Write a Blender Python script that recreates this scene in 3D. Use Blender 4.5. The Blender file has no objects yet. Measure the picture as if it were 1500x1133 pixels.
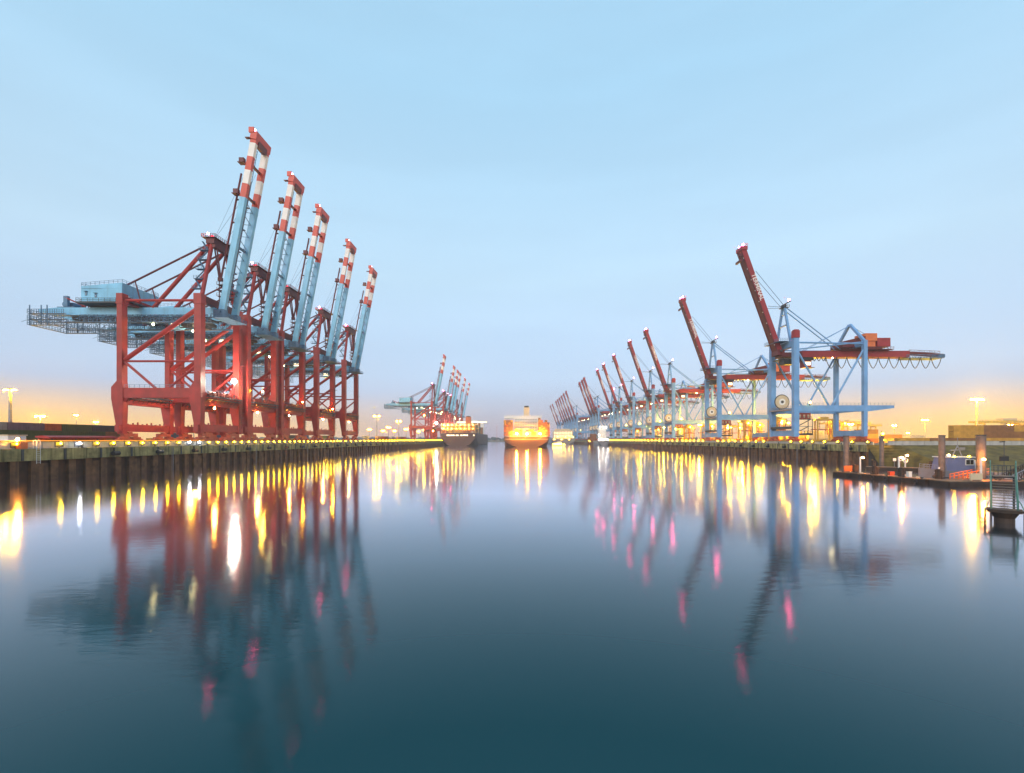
import bpy, math, random
from mathutils import Vector, Matrix
R = math.radians
rnd = random.Random(7)
scene = bpy.context.scene
COL = scene.collection
CAMZ = 8.6

# ------------------------------------------------------------------ camera
cam = bpy.data.cameras.new("camera"); camo = bpy.data.objects.new("camera", cam); COL.objects.link(camo)
camo.location = (0, 0, CAMZ); camo.rotation_euler = (R(90), 0, 0)
cam.sensor_width = 36; cam.lens = 36 * 680 / 1500
cam.shift_x = -10 / 1500; cam.shift_y = 77.5 / 1500
cam.clip_start = 0.5; cam.clip_end = 20000
scene.camera = camo

# ------------------------------------------------------------------ world, sun, exposure
SUN_EL, SUN_AZ = 24, 200
world = bpy.data.worlds.new("World"); scene.world = world; world.use_nodes = True
nt = world.node_tree; nt.nodes.clear()
def wn(t): return nt.nodes.new(t)
out = wn('ShaderNodeOutputWorld')
sky = wn('ShaderNodeTexSky'); sky.sky_type = 'NISHITA'; sky.sun_disc = False
sky.sun_elevation = R(SUN_EL); sky.sun_rotation = R(SUN_AZ); sky.dust_density = 3
bg1 = wn('ShaderNodeBackground'); bg1.inputs[1].default_value = 0.05
nt.links.new(sky.outputs[0], bg1.inputs[0])
tc = wn('ShaderNodeTexCoord'); sep = wn('ShaderNodeSeparateXYZ'); nt.links.new(tc.outputs['Generated'], sep.inputs[0])
ramp = wn('ShaderNodeValToRGB'); nt.links.new(sep.outputs['Z'], ramp.inputs[0])
SKY_STOPS = [(0.0, (.42, .38, .58)), (0.05, (.36, .39, .60)), (0.13, (.41, .54, .75)), (0.32, (.47, .66, .80)), (0.6, (.38, .64, .83)), (1.0, (.34, .58, .78))]
els = ramp.color_ramp.elements
while len(els) < len(SKY_STOPS): els.new(0.5)
for e, (p, c) in zip(els, SKY_STOPS): e.position = p; e.color = (*c, 1)
# warm town glow low in the dusk sky, stronger to both sides of the basin
def mapr(src, a, b, c, d):
    m = wn('ShaderNodeMapRange'); m.interpolation_type = 'SMOOTHSTEP'
    for i, v in zip((1, 2, 3, 4), (a, b, c, d)): m.inputs[i].default_value = v
    nt.links.new(src, m.inputs[0]); return m.outputs[0]
def mth(op, a, b=None):
    m = wn('ShaderNodeMath'); m.operation = op
    for i, v in enumerate((a, b)):
        if v is None: continue
        if isinstance(v, (int, float)): m.inputs[i].default_value = v
        else: nt.links.new(v, m.inputs[i])
    return m.outputs[0]
low = mapr(sep.outputs['Z'], 0.015, 0.105, 1.0, 0.0)
side = mapr(mth('ABSOLUTE', sep.outputs['X']), 0.02, 0.72, 0.1, 1.0)
glow = mth('MULTIPLY', low, side)
nz = wn('ShaderNodeTexNoise'); nz.inputs['Scale'].default_value = 3.0; nz.inputs['Detail'].default_value = 3
nt.links.new(tc.outputs['Generated'], nz.inputs['Vector'])
glow = mth('MULTIPLY', glow, mth('ADD', mth('MULTIPLY', nz.outputs[0], 0.6), 0.6))
mix = wn('ShaderNodeMixRGB'); mix.inputs[2].default_value = (1.4, 0.72, 0.02, 1)
mpn = wn('ShaderNodeMapping'); mpn.inputs['Scale'].default_value = (1.2, 1.2, 7); nt.links.new(tc.outputs['Generated'], mpn.inputs['Vector'])
nz2 = wn('ShaderNodeTexNoise'); nz2.inputs['Scale'].default_value = 1.6; nz2.inputs['Detail'].default_value = 5; nt.links.new(mpn.outputs[0], nz2.inputs['Vector'])
veil = wn('ShaderNodeMixRGB'); veil.blend_type = 'MULTIPLY'; veil.inputs[0].default_value = 1
nt.links.new(ramp.outputs[0], veil.inputs[1]); nt.links.new(mapr(nz2.outputs[0], .35, .7, .965, 1.03), veil.inputs[2])   # thin even overcast, faint streaks
nt.links.new(veil.outputs[0], mix.inputs[1]); nt.links.new(glow, mix.inputs[0])
bg2 = wn('ShaderNodeBackground'); bg2.inputs[1].default_value = 1.0
nt.links.new(mix.outputs[0], bg2.inputs[0])
add = wn('ShaderNodeAddShader'); nt.links.new(bg1.outputs[0], add.inputs[0]); nt.links.new(bg2.outputs[0], add.inputs[1])
nt.links.new(add.outputs[0], out.inputs[0])

sl = bpy.data.lights.new("sun", 'SUN'); sl.energy = 1.1; sl.angle = R(25); sl.color = (1, .93, .86)
so = bpy.data.objects.new("sun", sl); COL.objects.link(so)
az = R(SUN_AZ); el = R(SUN_EL)
d = Vector((math.sin(az) * math.cos(el), math.cos(az) * math.cos(el), math.sin(el)))
so.rotation_euler = d.to_track_quat('Z', 'Y').to_euler()
vs = scene.view_settings
vs.view_transform = 'Standard'; vs.look = 'None'; vs.exposure = 0.0; vs.gamma = 1
scene.render.engine = 'CYCLES'
cy = scene.cycles
cy.max_bounces = 6; cy.diffuse_bounces = 2; cy.glossy_bounces = 3; cy.transmission_bounces = 2; cy.volume_bounces = 1
cy.sample_clamp_indirect = 12; cy.use_denoising = True; cy.use_light_tree = True
cy.caustics_reflective = False; cy.caustics_refractive = False

# ------------------------------------------------------------------ materials
def newmat(name):
    m = bpy.data.materials.new(name); m.use_nodes = True
    return m, m.node_tree, m.node_tree.nodes['Principled BSDF']
def surf(name, col, rough=0.55, var=0.18, scale=0.35, streak=0.0, streak_col=(.1, .06, .04), metal=0.0, bump=0.0, bscale=8):
    m, t, b = newmat(name)
    N, L = t.nodes, t.links
    tc = N.new('ShaderNodeTexCoord')
    n1 = N.new('ShaderNodeTexNoise'); n1.inputs['Scale'].default_value = scale; n1.inputs['Detail'].default_value = 6
    L.new(tc.outputs['Object'], n1.inputs['Vector'])
    mr = N.new('ShaderNodeMapRange'); mr.inputs[1].default_value = .3; mr.inputs[2].default_value = .7
    mr.inputs[3].default_value = 1 - var; mr.inputs[4].default_value = 1 + var
    L.new(n1.outputs[0], mr.inputs[0])
    mu = N.new('ShaderNodeMixRGB'); mu.blend_type = 'MULTIPLY'; mu.inputs[0].default_value = 1
    mu.inputs[1].default_value = (*col, 1); L.new(mr.outputs[0], mu.inputs[2])
    c = mu.outputs[0]
    if streak:
        mp = N.new('ShaderNodeMapping'); mp.inputs['Scale'].default_value = (1.2, 1.2, 0.06)
        L.new(tc.outputs['Object'], mp.inputs['Vector'])
        n2 = N.new('ShaderNodeTexNoise'); n2.inputs['Scale'].default_value = 1.0; n2.inputs['Detail'].default_value = 5
        L.new(mp.outputs[0], n2.inputs['Vector'])
        m2 = N.new('ShaderNodeMapRange'); m2.inputs[1].default_value = .48; m2.inputs[2].default_value = .75
        m2.inputs[3].default_value = 0; m2.inputs[4].default_value = streak
        L.new(n2.outputs[0], m2.inputs[0])
        mm = N.new('ShaderNodeMixRGB'); L.new(m2.outputs[0], mm.inputs[0]); L.new(c, mm.inputs[1])
        mm.inputs[2].default_value = (*streak_col, 1); c = mm.outputs[0]
    L.new(c, b.inputs['Base Color'])
    b.inputs['Roughness'].default_value = rough; b.inputs['Metallic'].default_value = metal
    if bump:
        n3 = N.new('ShaderNodeTexNoise'); n3.inputs['Scale'].default_value = bscale; n3.inputs['Detail'].default_value = 4
        L.new(tc.outputs['Object'], n3.inputs['Vector'])
        bp = N.new('ShaderNodeBump'); bp.inputs['Strength'].default_value = bump; bp.inputs['Distance'].default_value = 0.1
        L.new(n3.outputs[0], bp.inputs['Height']); L.new(bp.outputs[0], b.inputs['Normal'])
    return m
def emit(name, col, strength):
    m, t, b = newmat(name)
    b.inputs['Base Color'].default_value = (col[0] * .2, col[1] * .2, col[2] * .2, 1)
    b.inputs['Emission Color'].default_value = (*col, 1); b.inputs['Emission Strength'].default_value = strength
    return m
M = dict(
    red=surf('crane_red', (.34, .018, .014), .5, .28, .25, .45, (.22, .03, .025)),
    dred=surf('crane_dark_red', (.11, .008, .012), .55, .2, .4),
    sky=surf('crane_sky_blue', (.20, .53, .78), .45, .16, .2, .35, (.13, .28, .38)),
    steel=surf('weathered_blue_steel', (.08, .18, .30), .6, .25, .6),
    dark=surf('dark_steel', (.04, .045, .055), .6, .3, .8),
    orange=surf('warning_orange_red', (.55, .05, .02), .45, .1, .5),
    white=surf('white_paint', (.78, .77, .75), .5, .08, .5, .15, (.5, .45, .4)),
    bog=surf('bogie_red', (.45, .07, .03), .55, .25, 1.0),
    blue=surf('crane_blue', (.15, .34, .62), .45, .16, .2, .35, (.17, .26, .36)),
    bred=surf('boom_red', (.29, .016, .024), .5, .2, .3, .35, (.2, .02, .02)),
    brorange=surf('house_orange', (.62, .15, .04), .5, .15, .5),
    cream=surf('cream_paint', (.62, .50, .33), .55, .1, .5),
    black=surf('black_rubber', (.012, .012, .014), .6, .3, 1),
    conc=surf('quay_concrete', (.33, .27, .11), .85, .5, .5, .95, (.05, .05, .015), bump=.4, bscale=3),  # amber lamp light partly put into this olive base colour
    pile=surf('sheet_pile', (.065, .025, .009), .8, .4, .6, .5, (.03, .018, .012), bump=.4, bscale=2),
    pileb=surf('sheet_pile_rib', (.15, .068, .028), .8, .5, .6, .8, (.035, .02, .012)),
    wall=surf('flood_wall_concrete', (.42, .40, .37), .8, .15, .5, .35, (.3, .28, .22)),
    asphalt=surf('terminal_asphalt', (.06, .055, .05), .85, .3, .1),
    bank=surf('grassy_bank', (.13, .088, .016), .95, .5, .4, .3, (.10, .075, .03), bump=.8, bscale=1.5),
    wood=surf('deck_timber', (.26, .14, .07), .75, .35, .9),
    dwood=surf('wet_timber', (.04, .022, .014), .7, .4, .9),
    galv=surf('galvanised_steel', (.26, .25, .28), .45, .2, .8, .4, (.16, .10, .07), metal=.2),
    pilesteel=surf('pile_steel', (.12, .105, .10), .6, .35, .8, .6, (.05, .035, .025)),
    green=surf('green_rail_paint', (.09, .22, .17), .5, .2, 1),
    boatblue=surf('boat_blue_grey', (.16, .17, .30), .5, .1, .5),
    glass=surf('dark_glass', (.02, .025, .03), .1, .1, .5),
    hullbrown=surf('ship_hull_brown', (.09, .038, .03), .6, .2, .05, .3, (.07, .04, .035)),
    hullgrey=surf('ship_hull_grey', (.22, .22, .25), .6, .2, .05),
    hullorange=surf('ship_hull_orange', (.12, .04, .014), .6, .2, .05, .3, (.2, .07, .03)),  # orange floodlight glow partly put into the hull colour
    straddle=surf('straddle_yellow', (.62, .36, .05), .5, .2, .5),
    tree=surf('far_woodland', (.05, .06, .05), .95, .4, .05),
    g_yellow=emit('lamp_yellow', (1, .56, .01), 130),
    g_white=emit('lamp_white', (.92, .95, 1), 130),
    g_orange=emit('lamp_orange', (1, .36, .05), 1800),
    g_reflector=emit('lit_reflector_orange', (1, .36, .03), 1.3),
    g_mast=emit('mast_lamp', (1, .52, .01), 8000),
    g_mastfar=emit('mast_lamp_far', (1, .52, .01), 12000),
    g_mastyard=emit('mast_lamp_yard', (1, .52, .01), 1900),
    g_flood=emit('floodlight_white', (1, .88, .68), 1300),
    g_pink=emit('warning_lamp_pink', (1, .08, .20), 240),
    g_under=emit('girder_lamp', (1, .82, .35), 120),
    g_ship=emit('ship_floodlight', (1, .45, .02), 1300),
    g_deck=emit('deck_lamp', (1, .56, .03), 220),
    g_pont=emit('pontoon_lamp_orange', (1, .33, .04), 1500),
    g_cool=emit('deck_lamp_white', (1, .93, .75), 160),
    g_win=emit('lit_window', (1, .80, .50), 3),
)
CONT = {n: surf('container_' + n, c, .55, .2, .4, .3, (c[0] * .5, c[1] * .45, c[2] * .4)) for n, c in dict(
    green=(.07, .10, .025), grey=(.30, .28, .26), purple=(.16, .11, .14), orange=(.46, .10, .02), brown=(.26, .11, .035),
    blue=(.05, .11, .22), ochre=(.55, .28, .04), dark=(.06, .055, .05), cream=(.5, .42, .30)).items()}  # ochre, orange and brown deepened to carry the yard's sodium light

# ------------------------------------------------------------------ mesh helpers
class MB:
    def __init__(s): s.v, s.f, s.m = [], [], []
    def quadbox(s, p, mi=0):
        b = len(s.v); s.v += [tuple(q) for q in p]
        for f in ((0, 3, 2, 1), (4, 5, 6, 7), (0, 1, 5, 4), (1, 2, 6, 5), (2, 3, 7, 6), (3, 0, 4, 7)):
            s.f.append(tuple(b + i for i in f)); s.m.append(mi)
        return s
    def box(s, x0, x1, y0, y1, z0, z1, mi=0):
        return s.quadbox([(x0, y0, z0), (x1, y0, z0), (x1, y1, z0), (x0, y1, z0), (x0, y0, z1), (x1, y0, z1), (x1, y1, z1), (x0, y1, z1)], mi)
    def beam(s, p, q, w, h, mi=0, up=(0, 0, 1), w2=None, h2=None):
        p, q = Vector(p), Vector(q); a = (q - p).normalized(); u = Vector(up)
        if abs(a.dot(u)) > .98: u = Vector((0, 1, 0))
        sx = a.cross(u).normalized(); sz = sx.cross(a).normalized()
        w2 = w if w2 is None else w2; h2 = h if h2 is None else h2
        pts = []
        for c, ww, hh in ((p, w, h), (q, w2, h2)):
            for i, j in ((-1, -1), (1, -1), (1, 1), (-1, 1)):
                pts.append(c + sx * ww / 2 * i + sz * hh / 2 * j)
        return s.quadbox(pts, mi)
    def tube(s, p, q, r, n=8, mi=0, r2=None):
        p, q = Vector(p), Vector(q); a = (q - p).normalized(); u = Vector((0, 0, 1)) if abs(a.z) < .95 else Vector((1, 0, 0))
        x = a.cross(u).normalized(); y = x.cross(a).normalized(); b = len(s.v); r2 = r if r2 is None else r2
        for c, rr in ((p, r), (q, r2)):
            for i in range(n):
                t = 2 * math.pi * i / n; s.v.append(tuple(c + x * rr * math.cos(t) + y * rr * math.sin(t)))
        for i in range(n):
            j = (i + 1) % n; s.f.append((b + i, b + n + i, b + n + j, b + j)); s.m.append(mi)
        s.f.append(tuple(b + i for i in range(n))); s.m.append(mi)
        s.f.append(tuple(b + n + i for i in reversed(range(n)))); s.m.append(mi)
        return s
    def path(s, pts, r, n=5, mi=0):
        for a, b in zip(pts, pts[1:]): s.tube(a, b, r, n, mi)
        return s
    def poly(s, pts, z0, z1, mi=0):
        """vertical prism over an (x, y) outline, counter-clockwise"""
        b = len(s.v); n = len(pts)
        s.v += [(x, y, z0) for x, y in pts] + [(x, y, z1) for x, y in pts]
        for i in range(n):
            j = (i + 1) % n; s.f.append((b + i, b + j, b + n + j, b + n + i)); s.m.append(mi)
        s.f.append(tuple(b + i for i in reversed(range(n)))); s.m.append(mi)
        s.f.append(tuple(b + n + i for i in range(n))); s.m.append(mi)
        return s
    def extr(s, prof, y0, y1, mi=0):
        """prism along y over an (x, z) outline"""
        b = len(s.v); n = len(prof)
        s.v += [(x, y0, z) for x, z in prof] + [(x, y1, z) for x, z in prof]
        for i in range(n):
            j = (i + 1) % n; s.f.append((b + i, b + n + i, b + n + j, b + j)); s.m.append(mi)
        s.f.append(tuple(b + i for i in range(n))); s.m.append(mi)
        s.f.append(tuple(b + n + i for i in reversed(range(n)))); s.m.append(mi)
        return s
    def ball(s, c, r, mi=0, nu=8, nv=5):
        b = len(s.v); cx, cy_, cz = c
        s.v.append((cx, cy_, cz - r))
        for j in range(1, nv):
            t = math.pi * j / nv
            for i in range(nu):
                u = 2 * math.pi * i / nu
                s.v.append((cx + r * math.sin(t) * math.cos(u), cy_ + r * math.sin(t) * math.sin(u), cz - r * math.cos(t)))
        s.v.append((cx, cy_, cz + r)); top = len(s.v) - 1
        for i in range(nu):
            k = (i + 1) % nu
            s.f.append((b, b + 1 + k, b + 1 + i)); s.m.append(mi)
            for j in range(nv - 2):
                o = b + 1 + j * nu; s.f.append((o + i, o + k, o + nu + k, o + nu + i)); s.m.append(mi)
            o = b + 1 + (nv - 2) * nu; s.f.append((o + i, o + k, top)); s.m.append(mi)
        return s
    def rail(s, p, q, h=1.1, step=1.5, r=.05, mi=0):
        p, q = Vector(p), Vector(q); n = max(1, int((q - p).length / step)); z = Vector((0, 0, 1))
        for i in range(n + 1):
            c = p.lerp(q, i / n); s.beam(c, c + z * h, r * 2, r * 2, mi)
        for k in (.5, 1.0): s.beam(p + z * h * k, q + z * h * k, r * 2, r * 2, mi)
        return s
    def lattice(s, p, q, h, step, r, mi=0):
        p, q = Vector(p), Vector(q); n = max(1, int((q - p).length / step)); z = Vector((0, 0, h))
        s.beam(p, q, r * 2, r * 2, mi); s.beam(p + z, q + z, r * 2, r * 2, mi)
        for i in range(n + 1):
            c = p.lerp(q, i / n); s.beam(c, c + z, r * 1.6, r * 1.6, mi)
            if i < n:
                e = p.lerp(q, (i + 1) / n)
                s.beam(c if i % 2 else c + z, e + z if i % 2 else e, r * 1.4, r * 1.4, mi)
        return s
    def build(s, name, mats, parent=None, loc=(0, 0, 0), smooth=False):
        me = bpy.data.meshes.new(name); me.from_pydata(s.v, [], s.f); me.update()
        for m in (mats if isinstance(mats, (list, tuple)) else [mats]): me.materials.append(m)
        if any(s.m): me.polygons.foreach_set('material_index', s.m)
        if smooth: me.polygons.foreach_set('use_smooth', [True] * len(me.polygons))
        o = bpy.data.objects.new(name, me); COL.objects.link(o); o.location = loc
        if parent: o.parent = parent
        return o

def tag(o, label, cat, group=None):
    o['label'] = label; o['category'] = cat
    if group: o['group'] = group
    return o
def empty(name, loc, label, cat, group=None, rz=0):
    o = bpy.data.objects.new(name, None); COL.objects.link(o); o.location = loc; o.rotation_euler = (0, 0, rz)
    o.empty_display_size = 1
    return tag(o, label, cat, group)
def struct(o, kind='structure'): o['kind'] = kind; return o
def copy_tree(o, parent=None):
    c = o.copy(); COL.objects.link(c); c.parent = parent
    for ch in list(o.children): copy_tree(ch, c)
    return c
def merged(root, name):
    """all parts of a far-away copy as one mesh (its parts are too small to show)"""
    vs_, fs, ms, mats = [], [], [], []
    def rec(o, mx):
        if o.name.startswith('warning_light'): return
        mx = mx @ o.matrix_basis if o is not root else mx
        if o.type == 'MESH':
            b = len(vs_); vs_.extend(tuple(mx @ v.co) for v in o.data.vertices)
            ids = []
            for m in o.data.materials:
                if m not in mats: mats.append(m)
                ids.append(mats.index(m))
            for p in o.data.polygons:
                fs.append(tuple(b + i for i in p.vertices)); ms.append(ids[p.material_index])
        for c in o.children: rec(c, mx)
    rec(root, Matrix.Identity(4))
    me = bpy.data.meshes.new(name); me.from_pydata(vs_, [], fs); me.update()
    for m in mats: me.materials.append(m)
    me.polygons.foreach_set('material_index', ms)
    return me
QZ = 6.6          # level of the quays
XL, XR = -103.0, 126.0

# ------------------------------------------------------------------ water
m, t, b = newmat('harbour_water'); N, L = t.nodes, t.links
N.remove(b)
b = N.new('ShaderNodeBsdfGlossy'); b.inputs['Color'].default_value = (.94, .93, 1, 1); b.distribution = 'GGX'
body = N.new('ShaderNodeBsdfDiffuse'); body.inputs['Color'].default_value = (.0003, .047, .056, 1)
fr = N.new('ShaderNodeFresnel'); fr.inputs['IOR'].default_value = 1.33
fp_ = N.new('ShaderNodeMath'); fp_.operation = 'POWER'; fp_.inputs[1].default_value = 1.5; L.new(fr.outputs[0], fp_.inputs[0])
fm_ = N.new('ShaderNodeMath'); fm_.operation = 'MULTIPLY'; fm_.use_clamp = True; fm_.inputs[1].default_value = 2.9; L.new(fp_.outputs[0], fm_.inputs[0])
wmix = N.new('ShaderNodeMixShader'); fx_ = N.new('ShaderNodeMath'); fx_.operation = 'MAXIMUM'; fx_.inputs[1].default_value = .035; L.new(fm_.outputs[0], fx_.inputs[0]); L.new(fx_.outputs[0], wmix.inputs[0]); L.new(body.outputs[0], wmix.inputs[1]); L.new(b.outputs[0], wmix.inputs[2])
L.new(wmix.outputs[0], [n for n in N if n.type == 'OUTPUT_MATERIAL'][0].inputs['Surface'])
tcw = N.new('ShaderNodeTexCoord')
mp = N.new('ShaderNodeMapping'); mp.inputs['Scale'].default_value = (.35, 1.0, 1)
L.new(tcw.outputs['Object'], mp.inputs['Vector'])
wa = N.new('ShaderNodeTexNoise'); wa.inputs['Scale'].default_value = 1.6; wa.inputs['Detail'].default_value = 4; wa.inputs['Roughness'].default_value = .6
L.new(mp.outputs[0], wa.inputs['Vector'])
wb = N.new('ShaderNodeTexNoise'); wb.inputs['Scale'].default_value = .012; wb.inputs['Detail'].default_value = 3
L.new(mp.outputs[0], wb.inputs['Vector'])
bw = N.new('ShaderNodeBump'); bw.inputs['Strength'].default_value = .035; bw.inputs['Distance'].default_value = .25
L.new(wa.outputs[0], bw.inputs['Height']); L.new(bw.outputs[0], b.inputs['Normal'])
rr = N.new('ShaderNodeMapRange'); rr.inputs[1].default_value = .3; rr.inputs[2].default_value = .7; rr.inputs[3].default_value = .075; rr.inputs[4].default_value = .115
L.new(wb.outputs[0], rr.inputs[0]); L.new(rr.outputs[0], b.inputs['Roughness'])
WATER = m
mb = MB(); mb.v = [(-1600, -60, 0), (1600, -60, 0), (1600, 2500, 0), (-1600, 2500, 0)]; mb.f = [(0, 1, 2, 3)]; mb.m = [0]
struct(mb.build('water', WATER))

# ------------------------------------------------------------------ terminal grounds
mb = MB(); mb.poly([(-1600, 20), (XL - 1.2, 20), (XL - 1.2, 1500), (-1600, 1500)], -1, QZ)
struct(mb.build('ground', M['asphalt']))
RQ = [(XR, 168), (XR, 690), (XR - 22, 880), (XR - 22, 1500)]       # edge of the right quay
mb = MB(); mb.poly([(x + 1.2, y) for x, y in RQ] + [(1600, 1500), (1600, 168)][0:2], -1, QZ)
mb.f = mb.f[:]
struct(mb.build('ground', M['asphalt']))
mb = MB(); mb.poly([(131.4, 159.8), (1600, 159.5), (1600, 168), (XR + .6, 168)], -1, QZ - .01)
struct(mb.build('ground', M['asphalt']))
# sloping bank at the head of the right quay
mb = MB(); nx = 60; ny = 8; xs = [XR - 3 + i * 8 for i in range(nx)]
for i, x in enumerate(xs):
    for j in range(ny + 1):
        f = j / ny; y = 139 + 20.6 * f + rnd.uniform(-.5, .5) * (0 < j < ny)
        if i == 0: x = XR - .2; y = 161.5 + 6.4 * f
        z = -.8 + (QZ + .8) * f + rnd.uniform(-.25, .25) * (0 < j < ny)
        mb.v.append((x + rnd.uniform(-1, 1) * (i > 1), y, z))
for i in range(nx - 1):
    for j in range(ny):
        a = i * (ny + 1) + j; mb.f.append((a, a + ny + 1, a + ny + 2, a + 1)); mb.m.append(0)
mb.v += [(XR - 3, 170, QZ - .02), (XR - 3, 170, -1), (XR + 1.2, 170, QZ - .02)]
struct(mb.build('embankment', M['bank']))

# ------------------------------------------------------------------ quay walls
def quay_wall(name, pts, side, label):
    root = empty(name, (0, 0, 0), label, 'quay wall')
    cap, wal = MB(), MB()
    for (x0, y0), (x1, y1) in zip(pts, pts[1:]):
        p, q = Vector((x0, y0, 0)), Vector((x1, y1, 0)); Lg = (q - p).length; a = (q - p) / Lg
        nrm = Vector((a.y, -a.x, 0)) * side                        # towards the water
        def slab(mbx, s0, s1, d0, d1, z0, z1, mi=0):
            A, B = p + a * s0, p + a * s1
            v = [A + nrm * d0, B + nrm * d0, B + nrm * d1, A + nrm * d1]
            if side < 0: v = v[::-1]
            mbx.quadbox([(u.x, u.y, z0) for u in v] + [(u.x, u.y, z1) for u in v], mi)
        n = max(1, int(Lg / 18))
        for i in range(n):                                         # cap beam in cast sections with open joints
            slab(cap, i * Lg / n + .06, (i + 1) * Lg / n - .06, -1.3, 0, 4.1 + rnd.uniform(-.04, .04), QZ + .02)
            for k in range(2):
                s0 = (i + .2 + .5 * k) * Lg / n
                slab(cap, s0, s0 + .45, -.02, .16, 4.15, QZ - .1, 1)
        slab(wal, 0, Lg, -1.6, -.9, -3, 4.1, 0)
        n = int(Lg / 4.1)
        for i in range(n):
            s0 = i * Lg / n; slab(wal, s0 + .2, s0 + 1.9, -.9, -.25, -3, 4.08, 1)
            if i % 3 == 1: slab(wal, s0 + 1.9, s0 + 4.1, -.9, -.55, -3, 3.4, 1)
    cap.build('cap_beam', [M['conc'], M['dark']], root); wal.build('pile_wall', [M['pile'], M['pileb']], root)
    return root
quay_wall('quay_wall', [(XL, 20), (XL, 690), (XL, 1500)], 1, 'olive concrete quay wall over brown piles below the red cranes')
quay_wall('quay_wall', [(XR + 24, 167.9)] + RQ, -1, 'concrete quay wall over dark piles below the blue cranes')
# flood walls behind the edges
def flood_wall(p, q, label, h=1.42, joint=6.0, name='flood_wall'):
    root = empty(name, (p[0], p[1], QZ), label, 'flood wall')
    p, q = Vector((*p, 0)), Vector((*q, 0)); Lg = (q - p).length; a = (q - p) / Lg; nn = Vector((a.y, -a.x, 0)) * .2
    w = MB(); n = int(Lg / joint)
    for i in range(n):
        A, B = a * (i * Lg / n + .05), a * ((i + 1) * Lg / n - .05)
        v = [A + nn, B + nn, B - nn, A - nn]
        w.quadbox([(u.x, u.y, 0) for u in v] + [(u.x, u.y, h) for u in v])
    w.build('wall', M['wall'], root)
    c = MB(); A, B = Vector((0, 0, h + .003)), a * Lg + Vector((0, 0, h + .003))
    c.beam(A + Vector((0, 0, .06)), B + Vector((0, 0, .06)), .55, .12); c.build('coping', M['conc'], root)
    return root
flood_wall((XL - 1.9, 60), (XL - 1.9, 156), 'pale grey flood wall with clean panels and an orange reflector strip along its top')
flood_wall((XL - 2.2, 156.3), (XL - 2.2, 660), 'long yellow lit flood wall running in front of the red crane legs')
flood_wall((XR + 2.4, 168), (XR + 2.4, 660), 'low flood wall behind the yellow lamps below the blue cranes', h=1.0)
flood_wall((XR + 2, 161), (620, 161), 'ribbed concrete flood wall on top of the grassy bank', joint=2.5)
# orange reflectors along the near wall, lamplight on them put in as emission
mb = MB()
for i in range(190):
    y = 92 + i * .33; mb.box(XL - 1.8, XL - 1.62, y, y + .2, QZ + 1.62, QZ + 1.80, 1)
mb.box(XL - 2.0, XL - 1.8, 92, 155, QZ + 1.56, QZ + 1.66, 0)
for i in range(22): mb.box(XL - 1.95, XL - 1.85, 92.3 + i * 2.95, 92.4 + i * 2.95, QZ + 1.54, QZ + 1.57, 0)
tag(mb.build('reflector_strip', [M['dark'], M['g_reflector']]), 'string of small orange reflectors along the top of the pale flood wall', 'reflector strip')

# ------------------------------------------------------------------ quay lamps
def lamp_mesh(gm, r=.23):
    mb = MB(); mb.box(-.32, -.24, -.95, .95, .28, 1.5, 0); mb.box(-.24, .14, -.8, .8, 1.42, 1.48, 0); mb.box(-.34, -.26, -.06, .06, 0, .6, 0); mb.box(-.24, -.05, -.08, .08, .95, 1.15, 0)  # wide back plate and hood added to keep lamp light off the wall
    mb.ball((.06, 0, 1.08), r, 1)
    me = mb.build('quay_lamp', [M['dark'], gm]); return me
protos = {k: lamp_mesh(M[g]) for k, g in (('y', 'g_yellow'), ('w', 'g_white'))}
used = set()
def quay_lamp(kind, x, y, flip, label, group):
    p = protos[kind]
    o = p if kind not in used else p.copy()
    if kind in used: COL.objects.link(o)
    used.add(kind)
    o.location = (x, y, QZ); o.rotation_euler = (0, 0, math.pi if flip else 0); tag(o, label, 'quay lamp', group)
    return o
y = 96.5; k = 0
while y < 655:
    if y < 156:
        kind = 'w' if (abs(y - 109) < 2.3 or y > 143.5) else 'y'
        if abs(y - 100.7) < 2.5: y += 4.6; continue
        lb = 'small yellow lamp in front of the pale grey flood wall' if kind == 'y' else 'small cool white lamp in front of the pale grey flood wall'
    else:
        kind = 'y'; lb = 'small yellow lamp in the long row in front of the red crane legs'
    quay_lamp(kind, XL - 1.35, y, False, lb, 'lamps along the red crane quay' if kind == 'y' else 'white lamps along the red crane quay')
    y += 4.6 if y < 270 else 8.5
y = 170
while y < 655:
    if not any(abs(y - c) < 8 for c in (228, 311)):
        quay_lamp('y', XR + 1.7, y, True, 'small yellow lamp in the row along the blue crane quay', 'lamps along the blue crane quay')
    y += 8.0 if y < 360 else 12
# fenders on the quay faces
fd = MB(); fd.tube((0, -.9, 0), (0, .9, 0), .55, 10); fd.tube((0, -1.0, 0), (0, 1.0, 0), .2, 6); fd.box(-.6, -.3, -.12, .12, 0, 1.4)
fp = fd.build('fender', M['black']); first = True
for x, y0, y1, lb, gr, rot in ((XL + .58, 118, 640, 'black roller fender hanging on the olive quay wall', 'fenders on the red crane quay', 0),
                          (XR - .58, 176, 640, 'black roller fender hanging on the blue crane quay wall', 'fenders on the blue crane quay', math.pi)):
    y = y0
    while y < y1:
        o = fp if first else fp.copy()
        if not first: COL.objects.link(o)
        first = False
        o.location = (x, y, 5.1); o.rotation_euler = (0, 0, rot); tag(o, lb, 'fender', gr); y += 14.5

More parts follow.
